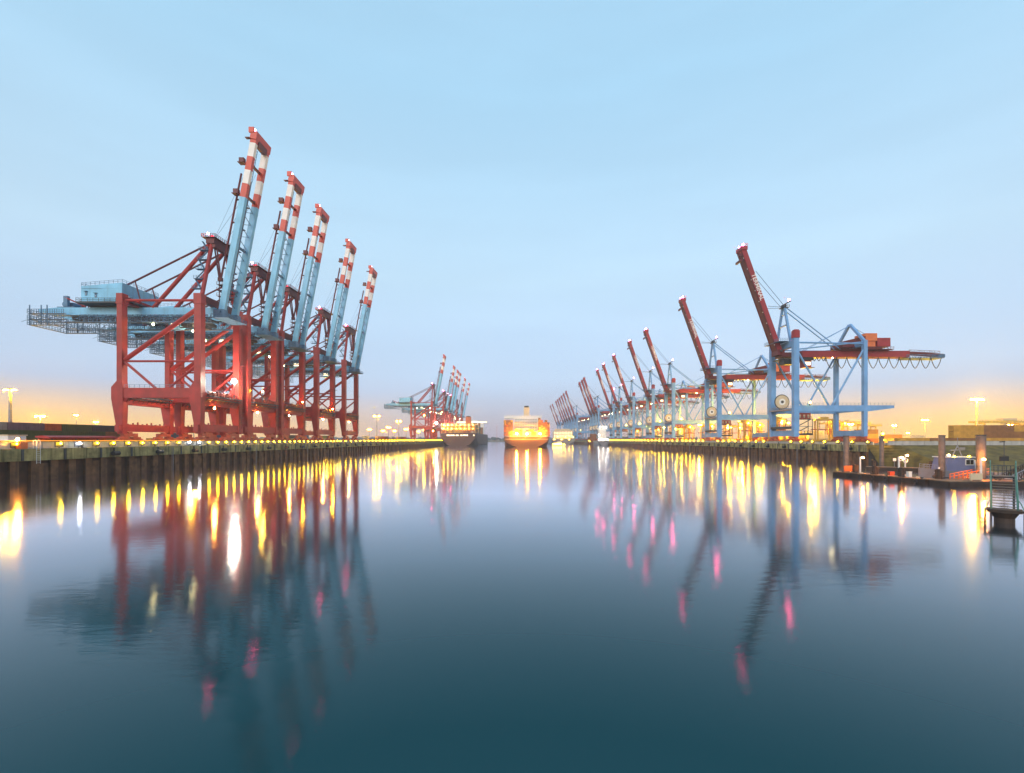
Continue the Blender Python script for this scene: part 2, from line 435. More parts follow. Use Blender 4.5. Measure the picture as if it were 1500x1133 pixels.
bl = MB(); bl.tube((0, 0, 0), (0, 0, .45), .28, 10, 0, .2); bl.tube((0, 0, .45), (0, 0, .6), .34, 10, 0, .3); bp_ = None
ld = MB()
for y in (-.3, .3): ld.beam((0, y, -4.2), (0, y, 2.6), .08, .08)
for k in range(16): ld.beam((0, -.3, -4 + k * .4), (0, .3, -4 + k * .4), .05, .05)
lp_ = None
for x, lx, y0, w, sd in ((XL - .5, XL + .12, 110, 'red', 0), (XR + .5, XR - .12, 182, 'blue', math.pi)):
    y = y0
    while y < 600:
        o = bl.build('bollard', M['dark']) if bp_ is None else bpy.data.objects.new('bollard', bp_)
        if bp_ is not None: COL.objects.link(o)
        bp_ = o.data; o.location = (x, y, QZ + .02); tag(o, 'squat iron mooring bollard on the edge of the %s crane quay' % w, 'bollard', 'bollards on the %s crane quay' % w)
        if int((y - y0) / 22) % 2:
            o = ld.build('ladder', M['galv']) if lp_ is None else bpy.data.objects.new('ladder', lp_)
            if lp_ is not None: COL.objects.link(o)
            lp_ = o.data; o.location = (lx, y + 6, 4); tag(o, 'steel ladder down the wall of the %s crane quay' % w, 'ladder', 'ladders on the %s crane quay' % w)
        y += 22
# ------------------------------------------------------------------ red crane with striped twin boom (origin: quay level under the waterside rail)
def bogie(mb, x, y, h=4.4, half=5.2):
    mb.beam((x, y - half * .55, h - .9), (x, y + half * .55, h - .9), 1.3, 1.1, 0)
    mb.box(x - .5, x + .5, y - .8, y + .8, h - .6, h + .12, 0)
    for s in (-1, 1):
        c = y + s * half * .5
        mb.beam((x, c - half * .32, h - 2.0), (x, c + half * .32, h - 2.0), 1.1, .9, 0)
        mb.box(x - .4, x + .4, c - .5, c + .5, h - 2.1, h - 1.3, 0)
        for u in (-1, 1):
            e = c + u * half * .27
            mb.box(x - .55, x + .55, e - 1.15, e + 1.15, 1.0, h - 2.2, 0)
            for w in (-.6, .6): mb.tube((x - .35, e + w, .55), (x + .35, e + w, .55), .52, 10, 1)
def red_crane():
    root = empty('container_crane', (0, 0, 0), 'x', 'container crane', 'red container cranes with striped raised booms')
    P = lambda mb, n, mt, par=root: mb.build(n, mt, par)
    for x in (0, -26):
        wu = 2.3 if x == 0 else 1.75
        for y in (-10.5, 10.5):
            mb = MB()
            def ring(z, xa, xb, dy): return [(x + xa, y - dy, z), (x + xb, y - dy, z), (x + xb, y + dy, z), (x + xa, y + dy, z)]
            secs = [ring(3.9, -.7, 1.0, .95), ring(15.6, -2.6, 1.25, 1.15), ring(19.4, -2.6 if x < 0 else -2.4, 1.25, 1.15), ring(21.5, -wu / 2 + .1, wu / 2 + .1, 1.15), ring(48 if x == 0 else 47.6, -wu / 2 + .1, wu / 2 + .1, 1.1)]
            for a, b_ in zip(secs, secs[1:]): mb.quadbox(a + b_)
            mb.box(x - wu / 2 - .15, x + wu / 2 + .35, y - 1.3, y + 1.3, 47.2, 47.6); mb.box(x - wu / 2 - .05, x + wu / 2 + .25, y - 1.2, y + 1.2, 47.6, 50.7)
            mb.box(x - .85, x + 1.15, y - 1.0, y + 1.0, 5.2, 5.35)
            P(mb, 'leg', M['red'])
        mb = MB(); mb.box(x - .6, x + .8, -9.5, 9.5, 4.6, 7.1); mb.box(x - .6, x + .8, -12.6, -11.5, 4.6, 6.9); mb.box(x - .6, x + .8, 11.5, 12.6, 4.6, 6.9)
        for i in range(9): mb.box(x - .3, x + .1, -8 + i * 2, -7.7 + i * 2, 7.1, 7.35 + .3 * (i % 3))
        P(mb, 'sill_beam', M['red'])
        for y in (-7.6, 7.6):
            mb = MB(); bogie(mb, x + .1, y); P(mb, 'bogie', [M['bog'], M['dark']])
        mb = MB(); mb.box(x - .9, x + .8, -9.4, 9.4, 13.7, 16.4); P(mb, 'cross_beam', M['red'])
        mb = MB(); zt = 50.6 if x == 0 else 50.0
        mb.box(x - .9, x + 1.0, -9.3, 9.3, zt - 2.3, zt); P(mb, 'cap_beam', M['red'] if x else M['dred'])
    for y in (-10.5, 10.5):
        mb = MB(); mb.box(-24.8, -2.3, y - .9, y + .9, 15.9, 19.2); mb.box(-27.9, -26 - 2.6 + .003, y - .9, y + .9, 16.2, 19.0)
        mb.extr([(-24.8, 14.6), (-24.8, 15.9), (-23.4, 15.9)], y - .5, y + .5)
        o = P(mb, 'portal_beam', M['red'])
        r = MB(); r.rail((-24.5, y - .8, 19.2), (-2.5, y - .8, 19.2), 1.1, 1.6, .04); r.build('railing', M['steel'], o)
        for a, b_, rad in (((-25, y, 28.6), (-.9, y, 45.6), .75), ((-25, y, 28.2), (-.9, y, 28.2), .36), ((-25, y, 28.0), (-14.6, y, 19.1), .42),
                           ((-.9, y, 26.8), (-10.4, y, 19.1), .42), ((-25, y, 48.6), (-.9, y, 48.6), .42)):
            mb = MB(); mb.tube(a, b_, rad, 10); P(mb, 'brace', M['red'])
    # walkway with machinery along the waterside and landside cross beams
    for x in (1.6, -26 + 1.6):
        mb = MB(); mb.box(x - .8, x + .9, -9.2, 9.2, 16.5, 16.85); mb.box(x - .7, x + .8, -9.2, 9.2, 15.6, 15.8)
        for i in range(10): mb.beam((x - .8, -9 + i * 2, 14.6), (x + .8, -9 + i * 2, 16.5), .12, .12)
        o = P(mb, 'walkway', M['dark'])
        r = MB(); r.rail((x + .85, -9.2, 16.85), (x + .85, 9.2, 16.85), 1.15, .9, .05); r.build('railing', M['bog'], o)
        r = MB()
        for i in range(8):
            yy = -8.2 + i * 2.1; r.box(x - .7, x + .4, yy, yy + 1.2, 16.85, 17.6 + .5 * (i % 3)); r.tube((x - .2, yy, 18.2), (x - .2, yy + 1.4, 18.2), .3, 6)
        r.box(x - .75, x + .5, -8.3, 7.7, 16.83, 16.95); r.build('machinery', M['dred'], o)
    # girders
    for y in (-3.8, 3.8):
        mb = MB(); mb.extr([(-60, 46.4), (-56, 45.5), (1.0, 45.5), (1.0, 47.9), (-54, 47.9), (-60, 47.3)], y - .7, y + .7)
        mb.box(-56, .5, y - 1.0, y + 1.0, 45.2, 45.45)
        P(mb, 'girder', M['sky'])
        s = 1 if y > 0 else -1
        mb = MB(); mb.box(-60, 1, y + s * .9, y + s * 2.6, 42.35, 42.5); mb.lattice((-44, y + s * 2.5, 42.5), (0, y + s * 2.5, 42.5), 2.5, 1.5, .07)
        mb.lattice((-44, y + s * 1.0, 42.5), (0, y + s * 1.0, 42.5), 2.5, 2.1, .06)
        for i in range(20): mb.beam((-58 + i * 3, y + s * .9, 45.4), (-64 + i * 3, y + s * 2.6, 42.5), .1, .1)
        P(mb, 'service_walkway', M['steel'])
    mb = MB()                                                      # lattice cage at the rear end
    for zz in (41.3, 43.2, 45.2):
        for y in (-6.3, 6.3): mb.box(-61.5, -49, y - .6, y + .6, zz, zz + .1)
        mb.box(-61.5, -60.4, -6.9, 6.9, zz, zz + .1)
        for y in (-6.9, 6.9): mb.rail((-61.5, y, zz), (-49, y, zz), 1.5, .75, .06)
        mb.rail((-61.5, -6.9, zz), (-61.5, 6.9, zz), 1.5, 1.0, .06)
    for x in (-61, -55, -57):
        for y in (-6.6, 6.6): mb.box(x - .12, x + .12, y - .12, y + .12, 41.3, 48.2)
    for y in (-5.6, 5.6): mb.beam((-49, y, 41.3), (-39, y, 38.7), 1.1, .15)
    for k in range(9): mb.beam((-48.6 + k * 1.2, -5.6, 41.2 - k * .312), (-48.6 + k * 1.2, 5.6, 41.2 - k * .312), .12, .12)
    mb.rail((-49, -6, 41.4), (-39, -6, 38.8), 1.3, .9, .06); mb.lattice((-39, -5.8, 38.8), (-39, 5.8, 38.8), 3.6, 1.6, .07)
    P(mb, 'rear_cage', M['steel'])
    mb = MB(); mb.box(-54, -48, -4.2, 4.2, 48, 48.3); mb.box(-53, -50, -2.5, 2.5, 48.3, 50.2); mb.tube((-52, -3.4, 49.4), (-52, 3.4, 49.4), 1.0, 10); mb.box(-51.6, -50.2, -4.4, -3.4, 48.3, 52.0)
    P(mb, 'rear_sheave_block', M['steel'])
    for y in (-4.2, 4.2):
        mb = MB(); mb.tube((-51, y, 51.5), (-44, y, 48.2), .25, 6); mb.tube((-41, y, 48.2), (-40, y, 50.5), .35, 6); mb.tube((-43, y, 48), (-43, y, 51.6), .14, 5); mb.tube((-43, y, 51.6), (-42, y, 49.2), .16, 5); mb.tube((-39, y, 51.2), (-39, y, 48), .12, 5)
        P(mb, 'rear_strut', M['red'])
    for x in (-52, -40, -28, -16, -8):
        mb = MB(); mb.box(x - .5, x + .5, -3.1, 3.1, 45.7, 47.2); P(mb, 'cross_tie', M['steel'])
    mb = MB()
    for i in range(24): x = -50 + i * 2.05; mb.box(x, x + .9, -2.8, 2.8, 44.1, 44.6)
    mb.box(-50, -1, -3.0, -2.6, 44.6, 45.0); mb.box(-50, -1, 2.6, 3.0, 44.6, 45.0)
    P(mb, 'trolley_track', M['dark'])
    # trolley and cab
    mb = MB(); mb.box(-12, -4, -4.6, 4.6, 42.9, 44.0); mb.tube((-10, -3.6, 43.8), (-10, 3.6, 43.8), .5, 8); mb.box(-11, -9, -3.8, -1, 41.6, 42.9); mb.box(-7, -5, .6, 3.4, 41.8, 42.9); mb.beam((-11, -4.4, 41), (-5, -4.4, 41), .3, .3)
    for x in (-11, -8, -5): mb.box(x - .1, x + .1, -4.5, -4.3, 41, 43)
    P(mb, 'trolley', M['dark'])
    mb = MB(); mb.extr([(-16.6, 41.2), (-13.8, 41.2), (-13.2, 42.4), (-13.2, 44.1), (-16.6, 44.1)], -1.6, 1.6); o = P(mb, 'operator_cab', M['sky'])
    mb = MB(); mb.box(-16.1, -13.6, -1.66, -1.58, 42.2, 43.6); mb.build('window', M['g_win'], o)
    # machinery house
    mb = MB(); mb.quadbox([(-42, -8, 48.9), (-28, -8, 48.9), (-28, 8, 48.9), (-42, 8, 48.9), (-42, -8, 54.2), (-28, -8, 55.4), (-28, 8, 55.4), (-42, 8, 54.2)])
    mb.box(-34.5, -28.003, -8.12, -7.98, 49.2, 54.5); mb.box(-41.9, -28.1, -8.15, -8.0, 53.4, 53.6)
    o = P(mb, 'machinery_house', M['sky'])
    for x, z in ((-40.6, 51.0), (-37.3, 50.4)):
        mb = MB(); mb.box(x, x + .75, -8.1, -7.97, z, z + 1.3, 0); mb.box(x - .15, x + .9, -8.5, -7.97, z + 1.35, z + 1.45, 0); mb.ball((x + .4, -8.15, z + .4), .16, 1); mb.build('vent', [M['steel'], M['white']], o)
    mb = MB(); mb.box(-28.0, -27.9, -6.5, -5.0, 49.3, 51.4); mb.build('door', M['white'], o)
    mb = MB(); mb.rail((-42, -7.9, 54.25), (-28, -7.9, 55.45), 1.1, 1.5, .04); mb.rail((-42, 7.9, 54.25), (-28, 7.9, 55.45), 1.1, 1.5, .04); mb.rail((-42, -7.9, 54.25), (-42, 7.9, 54.25), 1.1, 1.5, .04); mb.rail((-28, -7.9, 55.45), (-28, 7.9, 55.45), 1.1, 1.5, .04); mb.build('railing', M['steel'], o)
    mb = MB(); mb.box(-43.4, -24, -8.6, 8.6, 48.35, 48.85); mb.extr([(-43.4, 48.35), (-39, 47.95), (-26, 47.95), (-24, 48.35)], -4.6, 4.6)
    mb.rail((-43.3, -8.5, 48.85), (-43.3, 8.5, 48.85), 1.3, 1.5, .05); mb.rail((-43.3, -8.5, 48.85), (-24, -8.5, 48.85), 1.2, 1.8, .04)
    P(mb, 'house_platform', M['dark'])
    # mast over the waterside legs
    for y in (-1, 1):
        mb = MB(); mb.tube((-.2, y * 9.0, 50.6), (0, y * 3.9, 71), .68, 10); P(mb, 'mast_leg', M['red'])
        mb = MB(); mb.tube((-.6, y * 3.9, 70.6), (-20.5, y * 4.0, 47.9), .68, 10); P(mb, 'back_stay', M['red'])
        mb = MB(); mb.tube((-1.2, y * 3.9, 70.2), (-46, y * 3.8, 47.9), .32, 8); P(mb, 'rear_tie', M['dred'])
        mb = MB(); mb.tube((-30.2, y * 3.8, 48), (-30.2, y * 3.8, 55.8), .26, 6); mb.tube((-24.5, y * 3.8, 48), (-27, y * 3.8, 57), .2, 6); P(mb, 'tie_post', M['dred'])
        mb = MB()
        for dx in (-.35, .5): mb.tube((.6 + dx, y * 3.5, 70.8), (2.2 + dx * .6, y * 3.2, 58.0), .26, 6)
        mb.tube((2.4, y * 3.0, 58.2), (9.4, y * 2.7, 95.5), .32, 6); mb.box(1.6, 3.0, y * 3.1 - .5, y * 3.1 + .5, 57.5, 58.7)
        for k in range(4): mb.box(3.5 + k * 1.5, 4.4 + k * 1.5, y * 3 - .8, y * 3 + .3, 62 + 8 * k, 62.15 + 8 * k)
        P(mb, 'fore_stay', M['dred'])
    mb = MB(); mb.beam((-.1, 0, 49.5), (2.2, 0, 58), .25, .25)
    for a, b_ in (((-30.2, -3.8, 56), (-30.2, 3.8, 53)), ((-30.2, 3.8, 56), (-30.2, -3.8, 55))): mb.tube(a, b_, .1, 5)
    for x_, z0, z1 in ((1.2, 50.6, 58), (2.8, 50.6, 57)):
        for y in (-2, 2): mb.tube((x_, y, z0), (x_, y, z1), .16, 5)
    for z in (52.5, 54.5, 56.5): mb.box(.6, 3.6, -2.6, 2.6, z, z + .12); mb.rail((.6, -2.6, z), (3.6, -2.6, z), 1.1, .8, .04)
    P(mb, 'boom_latch_frame', M['dred'])
    mb = MB(); mb.box(-1.4, 1.5, -5.2, 5.2, 70.0, 72.0); mb.box(-2.6, 2.2, -5.8, 5.8, 71.9, 72.05); mb.rail((-2.6, -5.8, 72), (2.2, -5.8, 72), 1.1, .8, .05); mb.rail((2.1, -5.8, 72), (2.1, 5.8, 72), 1.1, 1, .05); mb.rail((-2.5, -5.8, 72), (-2.5, 5.8, 72), 1.1, 1, .05)
    for y in (-3, 0, 3): mb.tube((-.5, y - .4, 72.6), (-.5, y + .4, 72.6), 1.0, 10)
    mb.box(.2, 1.6, -4.8, 4.8, 68.7, 70.0)
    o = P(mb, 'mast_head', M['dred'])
    mb = MB(); mb.ball((-.8, -5.0, 73.4), .38); mb.build('warning_light', M['g_pink'], o)
    mb = MB()                                                      # stair landings climbing the mast leg
    for k in range(5):
        z = 53 + 3.6 * k; y = -8.6 + (k * .88); mb.box(-3.4, -.3, y - .8, y + .8, z, z + .14); mb.rail((-3.4, y - .8, z), (-.3, y - .8, z), 1.1, .8, .04); mb.beam((-3.2 if k % 2 else -.6, y, z), (-.6 if k % 2 else -3.2, y + .88, z + 3.6), .7, .15)
    P(mb, 'mast_stair', M['steel'])
    # raised twin boom
    B0, B1 = Vector((3.2, 0, 46.6)), Vector((14.8, 0, 108.4)); ax = (B1 - B0).normalized(); LB = (B1 - B0).length
    nrm = Vector((ax.z, 0, -ax.x))
    for y in (-3.6, 3.6):
        mb = MB(); oy = Vector((0, y, 0)); cuts = [0, LB - 22.2, LB - 17.4, LB - 12.6, LB - 7.8, LB - 3.0, LB]; mi = (0, 1, 2, 1, 2, 1)
        for a, b_, i in zip(cuts, cuts[1:], mi): mb.beam(B0 + oy + ax * a, B0 + oy + ax * b_, 1.35, 2.05, i, up=nrm)
        for a in (4, 14, 26, 38): mb.beam(B0 + oy + ax * a, B0 + oy + ax * (a + .4), 1.45, 2.15, 0, up=nrm)
        mb.beam(B0 + oy - nrm * 1.2 + ax * 2, B0 + oy - nrm * 1.2 + ax * (LB - 24), .3, .35, 3, up=nrm)
        P(mb, 'boom_girder', [M['sky'], M['orange'], M['white'], M['steel']])
    mb = MB(); T = B0 + ax * (LB - .4); mb.beam(T + Vector((0, -4.6, 0)), T + Vector((0, 4.6, 0)), 2.7, 2.2, 0, up=nrm); mb.beam(T + Vector((0, -2.6, -1.8)), T + Vector((0, 2.6, -1.8)), 2.0, 1.6, 1, up=nrm)
    for y in (-2.2, -.8, .8, 2.2): mb.tube(T + Vector((-.2, y - .3, 1.2)), T + Vector((-.2, y + .3, 1.2)), .9, 10, 1)
    mb.box(T.x - 1.6, T.x + .2, -4.8, -4.2, T.z + .8, T.z + 2.6, 0); mb.rail(T + Vector((-1.6, -4.6, 1.2)), T + Vector((-1.6, 4.6, 1.2)), 1.2, 1.2, .06, 1); mb.box(T.x - 2.8, T.x - 1.2, -5, -3.8, T.z - 1.2, T.z - 1.0, 1)
    o = P(mb, 'boom_head', [M['orange'], M['dred']])
    mb = MB(); mb.ball(T + Vector((-.4, -3, 2.6)), .34); mb.build('warning_light', M['g_pink'], o)
    for a in (9, 24, 42, 53):
        mb = MB(); c = B0 + ax * a - nrm * .3; mb.beam(c + Vector((0, -2.8, 0)), c + Vector((0, 2.8, 0)), .7, .8, 0, up=nrm)
        if a > 40: mb.box(c.x - 2.9, c.x - 1.2, -4.9, -3.6, c.z - .3, c.z + 1.2, 0); mb.box(c.x - 3.3, c.x - 1.1, -5.2, -3.0, c.z - .5, c.z - .35, 0)
        P(mb, 'boom_tie', M['dred'] if a > 40 else M['steel'])
    mb = MB()
    for i in range(18):
        a = 3 + i * 2.2; c = B0 + ax * a; e = B0 + ax * (a + 2.2); s = 1 if i % 2 else -1
        mb.beam(c + Vector((0, -2.8 * s, 0)), e + Vector((0, 2.8 * s, 0)), .16, .16)
    for y in (-1.6, -.9): mb.beam(B0 + Vector((0, y, 0)) + ax * 1, B0 + Vector((0, y, 0)) + ax * (LB - 4), .14, .14)
    for i in range(60): c = B0 + ax * (1.5 + i); mb.beam(c + Vector((0, -1.6, 0)), c + Vector((0, -.9, 0)), .1, .1)
    P(mb, 'boom_bracing', M['steel'])
    mb = MB(); mb.box(1.0, 4.6, -5.0, -2.6, 44.6, 47.2); mb.box(1.0, 4.6, 2.6, 5.0, 44.6, 47.2); mb.tube((3.2, -5.4, 46.4), (3.2, 5.4, 46.4), .55, 10); mb.box(0.6, 6.5, -5.6, 5.6, 44.2, 44.4); mb.rail((6.4, -5.6, 44.4), (6.4, 5.6, 44.4), 1.1, 1, .05); mb.rail((.6, -5.6, 44.4), (6.4, -5.6, 44.4), 1.1, 1, .05)
    P(mb, 'boom_hinge', M['steel'])
    mb = MB()
    for y in (-2.4, 2.4): mb.beam((-.3, y, 72.4), B0 + ax * 40 - nrm * 1.3 + Vector((0, y, 0)), .07, .07); mb.beam((-.3, y, 72.6), B0 + ax * 52 - nrm * 1.3 + Vector((0, y, 0)), .06, .06)
    P(mb, 'hoist_rope', M['steel'])
    for x, y in ((-20, -4.8), (-13, 4.8), (-3.2, -4.8)):
        mb = MB(); mb.ball((x, y, 41.9), .28, 1); mb.box(x - .35, x + .35, y - .35, y + .35, 42.15, 42.35, 0); P(mb, 'floodlight', [M['dark'], M['g_under']])
    mb = MB()                                                      # ladder with rest platforms on the waterside leg
    for k in range(5): mb.box(1.2, 2.5, 9.6, 11.2, 8.2 + k * 1.9 if k < 4 else 30, 8.3 + k * 1.9 if k < 4 else 30.1); 
    mb.beam((1.6, 10.2, 6), (1.6, 10.2, 44), .1, .1); mb.beam((1.6, 10.8, 6), (1.6, 10.8, 44), .1, .1)
    for k in range(38): mb.beam((1.6, 10.2, 6.5 + k), (1.6, 10.8, 6.5 + k), .07, .07)
    P(mb, 'ladder', M['dred'])
    return root
rc = red_crane()
def light_part(root, name, pos, r, gm, bracket=1.0):
    mb = MB(); mb.ball(pos, r, 1); mb.box(pos[0] - .1, pos[0] + .1, pos[1] - .1, pos[1] + .1, pos[2] - bracket, pos[2] - r * .6, 0)
    return mb.build(name, [M['dark'], gm], root)
RED = [(166.0, 'largest red crane of the near row, machinery house clear against the sky'),
       (192.7, 'second red crane of the near row, its legs touching the largest one'),
       (218.6, 'middle red crane of the near row of five'),
       (255.8, 'fourth red crane of the near row, beyond the gap after the middle one'),
       (294.4, 'smallest red crane of the near row, end nearest the open water')]
reds = []
for i, (yc, lb) in enumerate(RED):
    o = rc if i == 0 else copy_tree(rc)
    o.location = (-107, yc, QZ); o['label'] = lb; reds.append(o)
light_part(reds[0], 'work_light', (3.4, 3.0, 23.2), .8, M['g_flood'], 6.3)
light_part(reds[1], 'work_light', (2.8, -4, 21.5), .3, M['g_ship'], 4.6)
light_part(reds[2], 'work_light', (2.8, 5, 20.0), .22, M['g_ship'], 3.1)
light_part(reds[3], 'work_light', (2.8, 4, 19.0), .3, M['g_ship'], 2.1)
for k, r_ in enumerate(reds): [light_part(r_, 'portal_lamp', (xx, yy, 12.9), .28, M['g_orange'], .1) for xx, yy in ((.8, -4),)]  # second crane's lamp repeated under every portal, added to warm the leg bases
FAR = [(597, 'red crane standing at the stern of the moored container ship'), (686, 'second red crane beside the moored container ship'),
       (727, 'third red crane beside the moored container ship'), (757, 'fourth red crane beside the moored container ship'),
       (825, 'fifth red crane beside the moored container ship'), (895, 'last hazy red crane beside the moored container ship')]
for i, (yc, lb) in enumerate(FAR):
    o = copy_tree(rc); o.location = (-110, yc, QZ); o['label'] = lb; o['group'] = 'distant red cranes behind the moored ship'
    if i == 0: light_part(o, 'work_light', (-12, 2, 33), .8, M['g_deck'], 3)
    for ch in list(o.children):
        pass

# ------------------------------------------------------------------ blue crane with red boom
def text_mesh(body, size):
    cu = bpy.data.curves.new('lettering', 'FONT'); cu.body = body; cu.size = size; cu.align_x = 'CENTER'; cu.align_y = 'CENTER'; cu.extrude = .03; cu.offset = .04
    o = bpy.data.objects.new('lettering', cu); COL.objects.link(o)
    bpy.context.view_layer.update()
    me = bpy.data.meshes.new_from_object(o.evaluated_get(bpy.context.evaluated_depsgraph_get()))
    bpy.data.objects.remove(o); return me
TXT = text_mesh('TERMINAL', 2.9)
TXT.materials.clear(); TXT.materials.append(M['white'])
def blue_crane():
    root = empty('container_crane', (0, 0, 0), 'x', 'container crane', 'blue container cranes with red raised booms')
    P = lambda mb, n, mt, par=root: mb.build(n, mt, par)
    BL = M['blue']
    for x, wx, wy, zt in ((0, 2.4, 2.2, 49.6), (32.5, 1.7, 1.8, 48.6)):
        for y in (-9.8, 9.8):
            mb = MB(); mb.box(x - wx / 2, x + wx / 2, y - wy / 2, y + wy / 2, 3.3, zt)
            for z in (8.2, 18.5, 40): mb.box(x - wx / 2 - .06, x + wx / 2 + .06, y - wy / 2 - .06, y + wy / 2 + .06, z, z + .18)
            P(mb, 'leg', BL)
            mb = MB(); bogie(mb, x, y * .82, 3.8, 5.0); P(mb, 'bogie', [M['bog'], M['dark']])
        mb = MB(); mb.box(x - .9, x + .9, -8.6, 8.6, 3.5, 6.3); P(mb, 'sill_beam', BL)
    mb = MB(); mb.box(-1.3, 1.3, -11.2, -8.7, 49.65, 53.0); mb.box(-1.0, 1.0, -10.9, -9, 53.0, 53.5); P(mb, 'leg_cap', M['bred'])
    for y in (-9.8, 9.8):
        mb = MB(); mb.box(1.25, 31.6, y - .8, y + .8, 15.1, 18.0)
        if y < 0: mb.quadbox([(33.4, y - .8, 15.1), (46, y - .6, 16.7), (46, y + .6, 16.7), (33.4, y + .8, 15.1), (33.4, y - .8, 18), (46, y - .6, 18), (46, y + .6, 18), (33.4, y + .8, 18)])
        o = P(mb, 'portal_beam', BL)
        r = MB(); r.rail((1.4, y - .7, 18), (46 if y < 0 else 31, y - .6, 18), 1.1, 1.8, .04); r.build('railing', M['steel'], o)
        for a, b_, rad in (((1.2, y, 43.2), (15.6, y, 18), .45), ((31.8, y, 44), (17.2, y, 18), .45), ((1.2, y, 47.6), (31.7, y, 47.0), .4), ((1.2, y, 44.4), (31.7, y, 47.8), .3)):
            mb = MB(); mb.tube(a, b_, rad, 8); P(mb, 'brace', BL)
    mb = MB(); mb.box(31.7, 33.3, -8.9, 8.9, 15.4, 17.6); P(mb, 'cross_beam', BL)
    mb = MB(); mb.box(-1.0, 1.0, -8.7, 8.7, 45.8, 48.8); P(mb, 'cap_beam', BL)
    mb = MB(); mb.box(31.6, 33.4, -8.9, 8.9, 46, 48.2); P(mb, 'cap_beam', BL)
    # platforms between the waterside legs
    mb = MB(); mb.box(-2.4, 1.0, -8.6, 8.6, 15.9, 16.6); mb.rail((-2.4, -8.6, 16.6), (-2.4, 8.6, 16.6), 1.1, 1.6, .05); P(mb, 'reel_platform', M['galv'])
    mb = MB(); mb.box(-1.8, 1.6, -8.5, 8.5, 7.0, 8.2); mb.rail((-1.8, -8.5, 8.2), (-1.8, 8.5, 8.2), 1.1, 1.6, .05); P(mb, 'lower_platform', M['dark'])
    mb = MB(); mb.tube((-.8, -.3, 20.4), (-.8, .3, 20.4), 3.25, 28, 0); mb.tube((-.8, -.55, 20.4), (-.8, .55, 20.4), .7, 14, 1); mb.tube((-.8, -.38, 20.4), (-.8, -.3, 20.4), 1.6, 20, 2)
    for k in range(28):
        a0, a1 = 2 * math.pi * k / 28, 2 * math.pi * (k + 1) / 28
        mb.beam((-.8 + 3.3 * math.cos(a0), 0, 20.4 + 3.3 * math.sin(a0)), (-.8 + 3.3 * math.cos(a1), 0, 20.4 + 3.3 * math.sin(a1)), .75, .16, 1, up=(0, 1, 0))
    mb.box(-1.4, -.2, .4, 1.6, 16.6, 20.6, 1); P(mb, 'cable_reel', [M['cream'], M['dark'], M['white']])
    # hanging cabin and stair below the portal
    mb = MB(); mb.box(2.2, 8.6, -7.6, -4.4, 11.8, 14.6, 0); mb.box(1.9, 9.0, -7.9, -4.1, 11.5, 11.78, 1); mb.rail((1.9, -7.9, 11.78), (9, -7.9, 11.78), 1.1, 1, .05, 1)
    for x in (3, 5, 7): mb.box(x, x + .9, -7.66, -7.58, 12.4, 13.8, 2)
    P(mb, 'electrical_cabin', [M['bog'], M['dark'], M['cream']])
    mb = MB(); mb.box(1.4, 9.4, -8, -4.4, 4.0, 5.0); mb.rail((1.4, -8, 5), (9.4, -8, 5), 1.1, 1.2, .05); mb.beam((2.6, -7, 8.2), (8.8, -7, 11.5), .9, .2); mb.beam((8.8, -5.4, 8.2), (2.6, -5.4, 5), .9, .2); mb.box(9.1, 9.35, -7.9, -7.7, 5, 11.8); mb.box(9.1, 9.35, -4.7, -4.5, 5, 11.8); mb.beam((1.5, -7, 8.2), (9.2, -7, 8.2), 1.6, .15)
    P(mb, 'access_stair', M['dark'])
    # girder, tail, festoon
    mb = MB(); mb.box(7.5, 60, -2.4, 2.4, 42.2, 44.9); mb.box(7.5, 60, -2.6, 2.6, 44.9, 45.05); mb.box(7.5, 60, -2.7, 2.7, 42.0, 42.19)
    P(mb, 'girder', M['bred'])
    mb = MB(); mb.box(58, 76, -3.2, 3.2, 41.4, 41.6, 0)
    for y in (-3.1, 3.1): mb.lattice((58, y, 41.6), (75.9, y, 41.6), 1.5, 1.3, .06, 0)
    for y in (-2.0, 2.0): mb.beam((60, y, 44.2), (77, y, 43.2), .5, .8, 1); mb.lattice((60, y, 44.6), (75, y, 44.0), 1.0, 2.2, .07, 1)
    mb.box(74, 77, -2.6, 2.6, 41.8, 43.4, 0); P(mb, 'tail_walkway', [M['steel'], M['dred']])
    mb = MB(); xs = [10 + i * 2.2 for i in range(5)] + [18.8 + 5.1 * i for i in range(12)]
    for a, b_ in zip(xs, xs[1:]):
        dp = 1.9 if b_ - a < 3 else 5.4; pts = []
        for k in range(11):
            u = k / 10; pts.append((a + (b_ - a) * u + .3 * math.sin(2 * math.pi * u), -2.9, 41.9 - dp * (4 * u * (1 - u)) ** .75))
        mb.path(pts, .17, 5)
    P(mb, 'festoon_cable', M['black'])
    # hinge machinery, trolley, cab
    mb = MB(); mb.box(-2.4, 7.4, -3.2, 3.2, 42.0, 44.2, 0); mb.box(-4.4, -1.0, -2.8, 2.8, 43.0, 45.6, 0); mb.tube((-2.8, -3.4, 45.0), (-2.8, 3.4, 45.0), .6, 10, 1); mb.box(-3, 6.5, -4, 4, 40.8, 41.2, 1); mb.rail((-3, -4, 39.0), (6.5, -4, 39.0), 1.9, 1.0, .08, 1); mb.box(-1, 5, -2.5, 2.5, 38.6, 40.7, 1)
    P(mb, 'trolley', [M['dred'], M['dark']])
    mb = MB(); mb.box(9, 12.6, -1.7, 1.7, 37.2, 40.6, 0); mb.box(8.5, 13.4, -2.2, 2.2, 40.6, 41.9, 1); mb.box(12.3, 14.2, -2, 2, 37.0, 37.2, 1); o = P(mb, 'operator_cab', [M['bred'], M['dark']])
    mb = MB(); mb.box(9.6, 12.2, -1.76, -1.68, 38.2, 39.8); mb.build('window', M['g_win'], o)
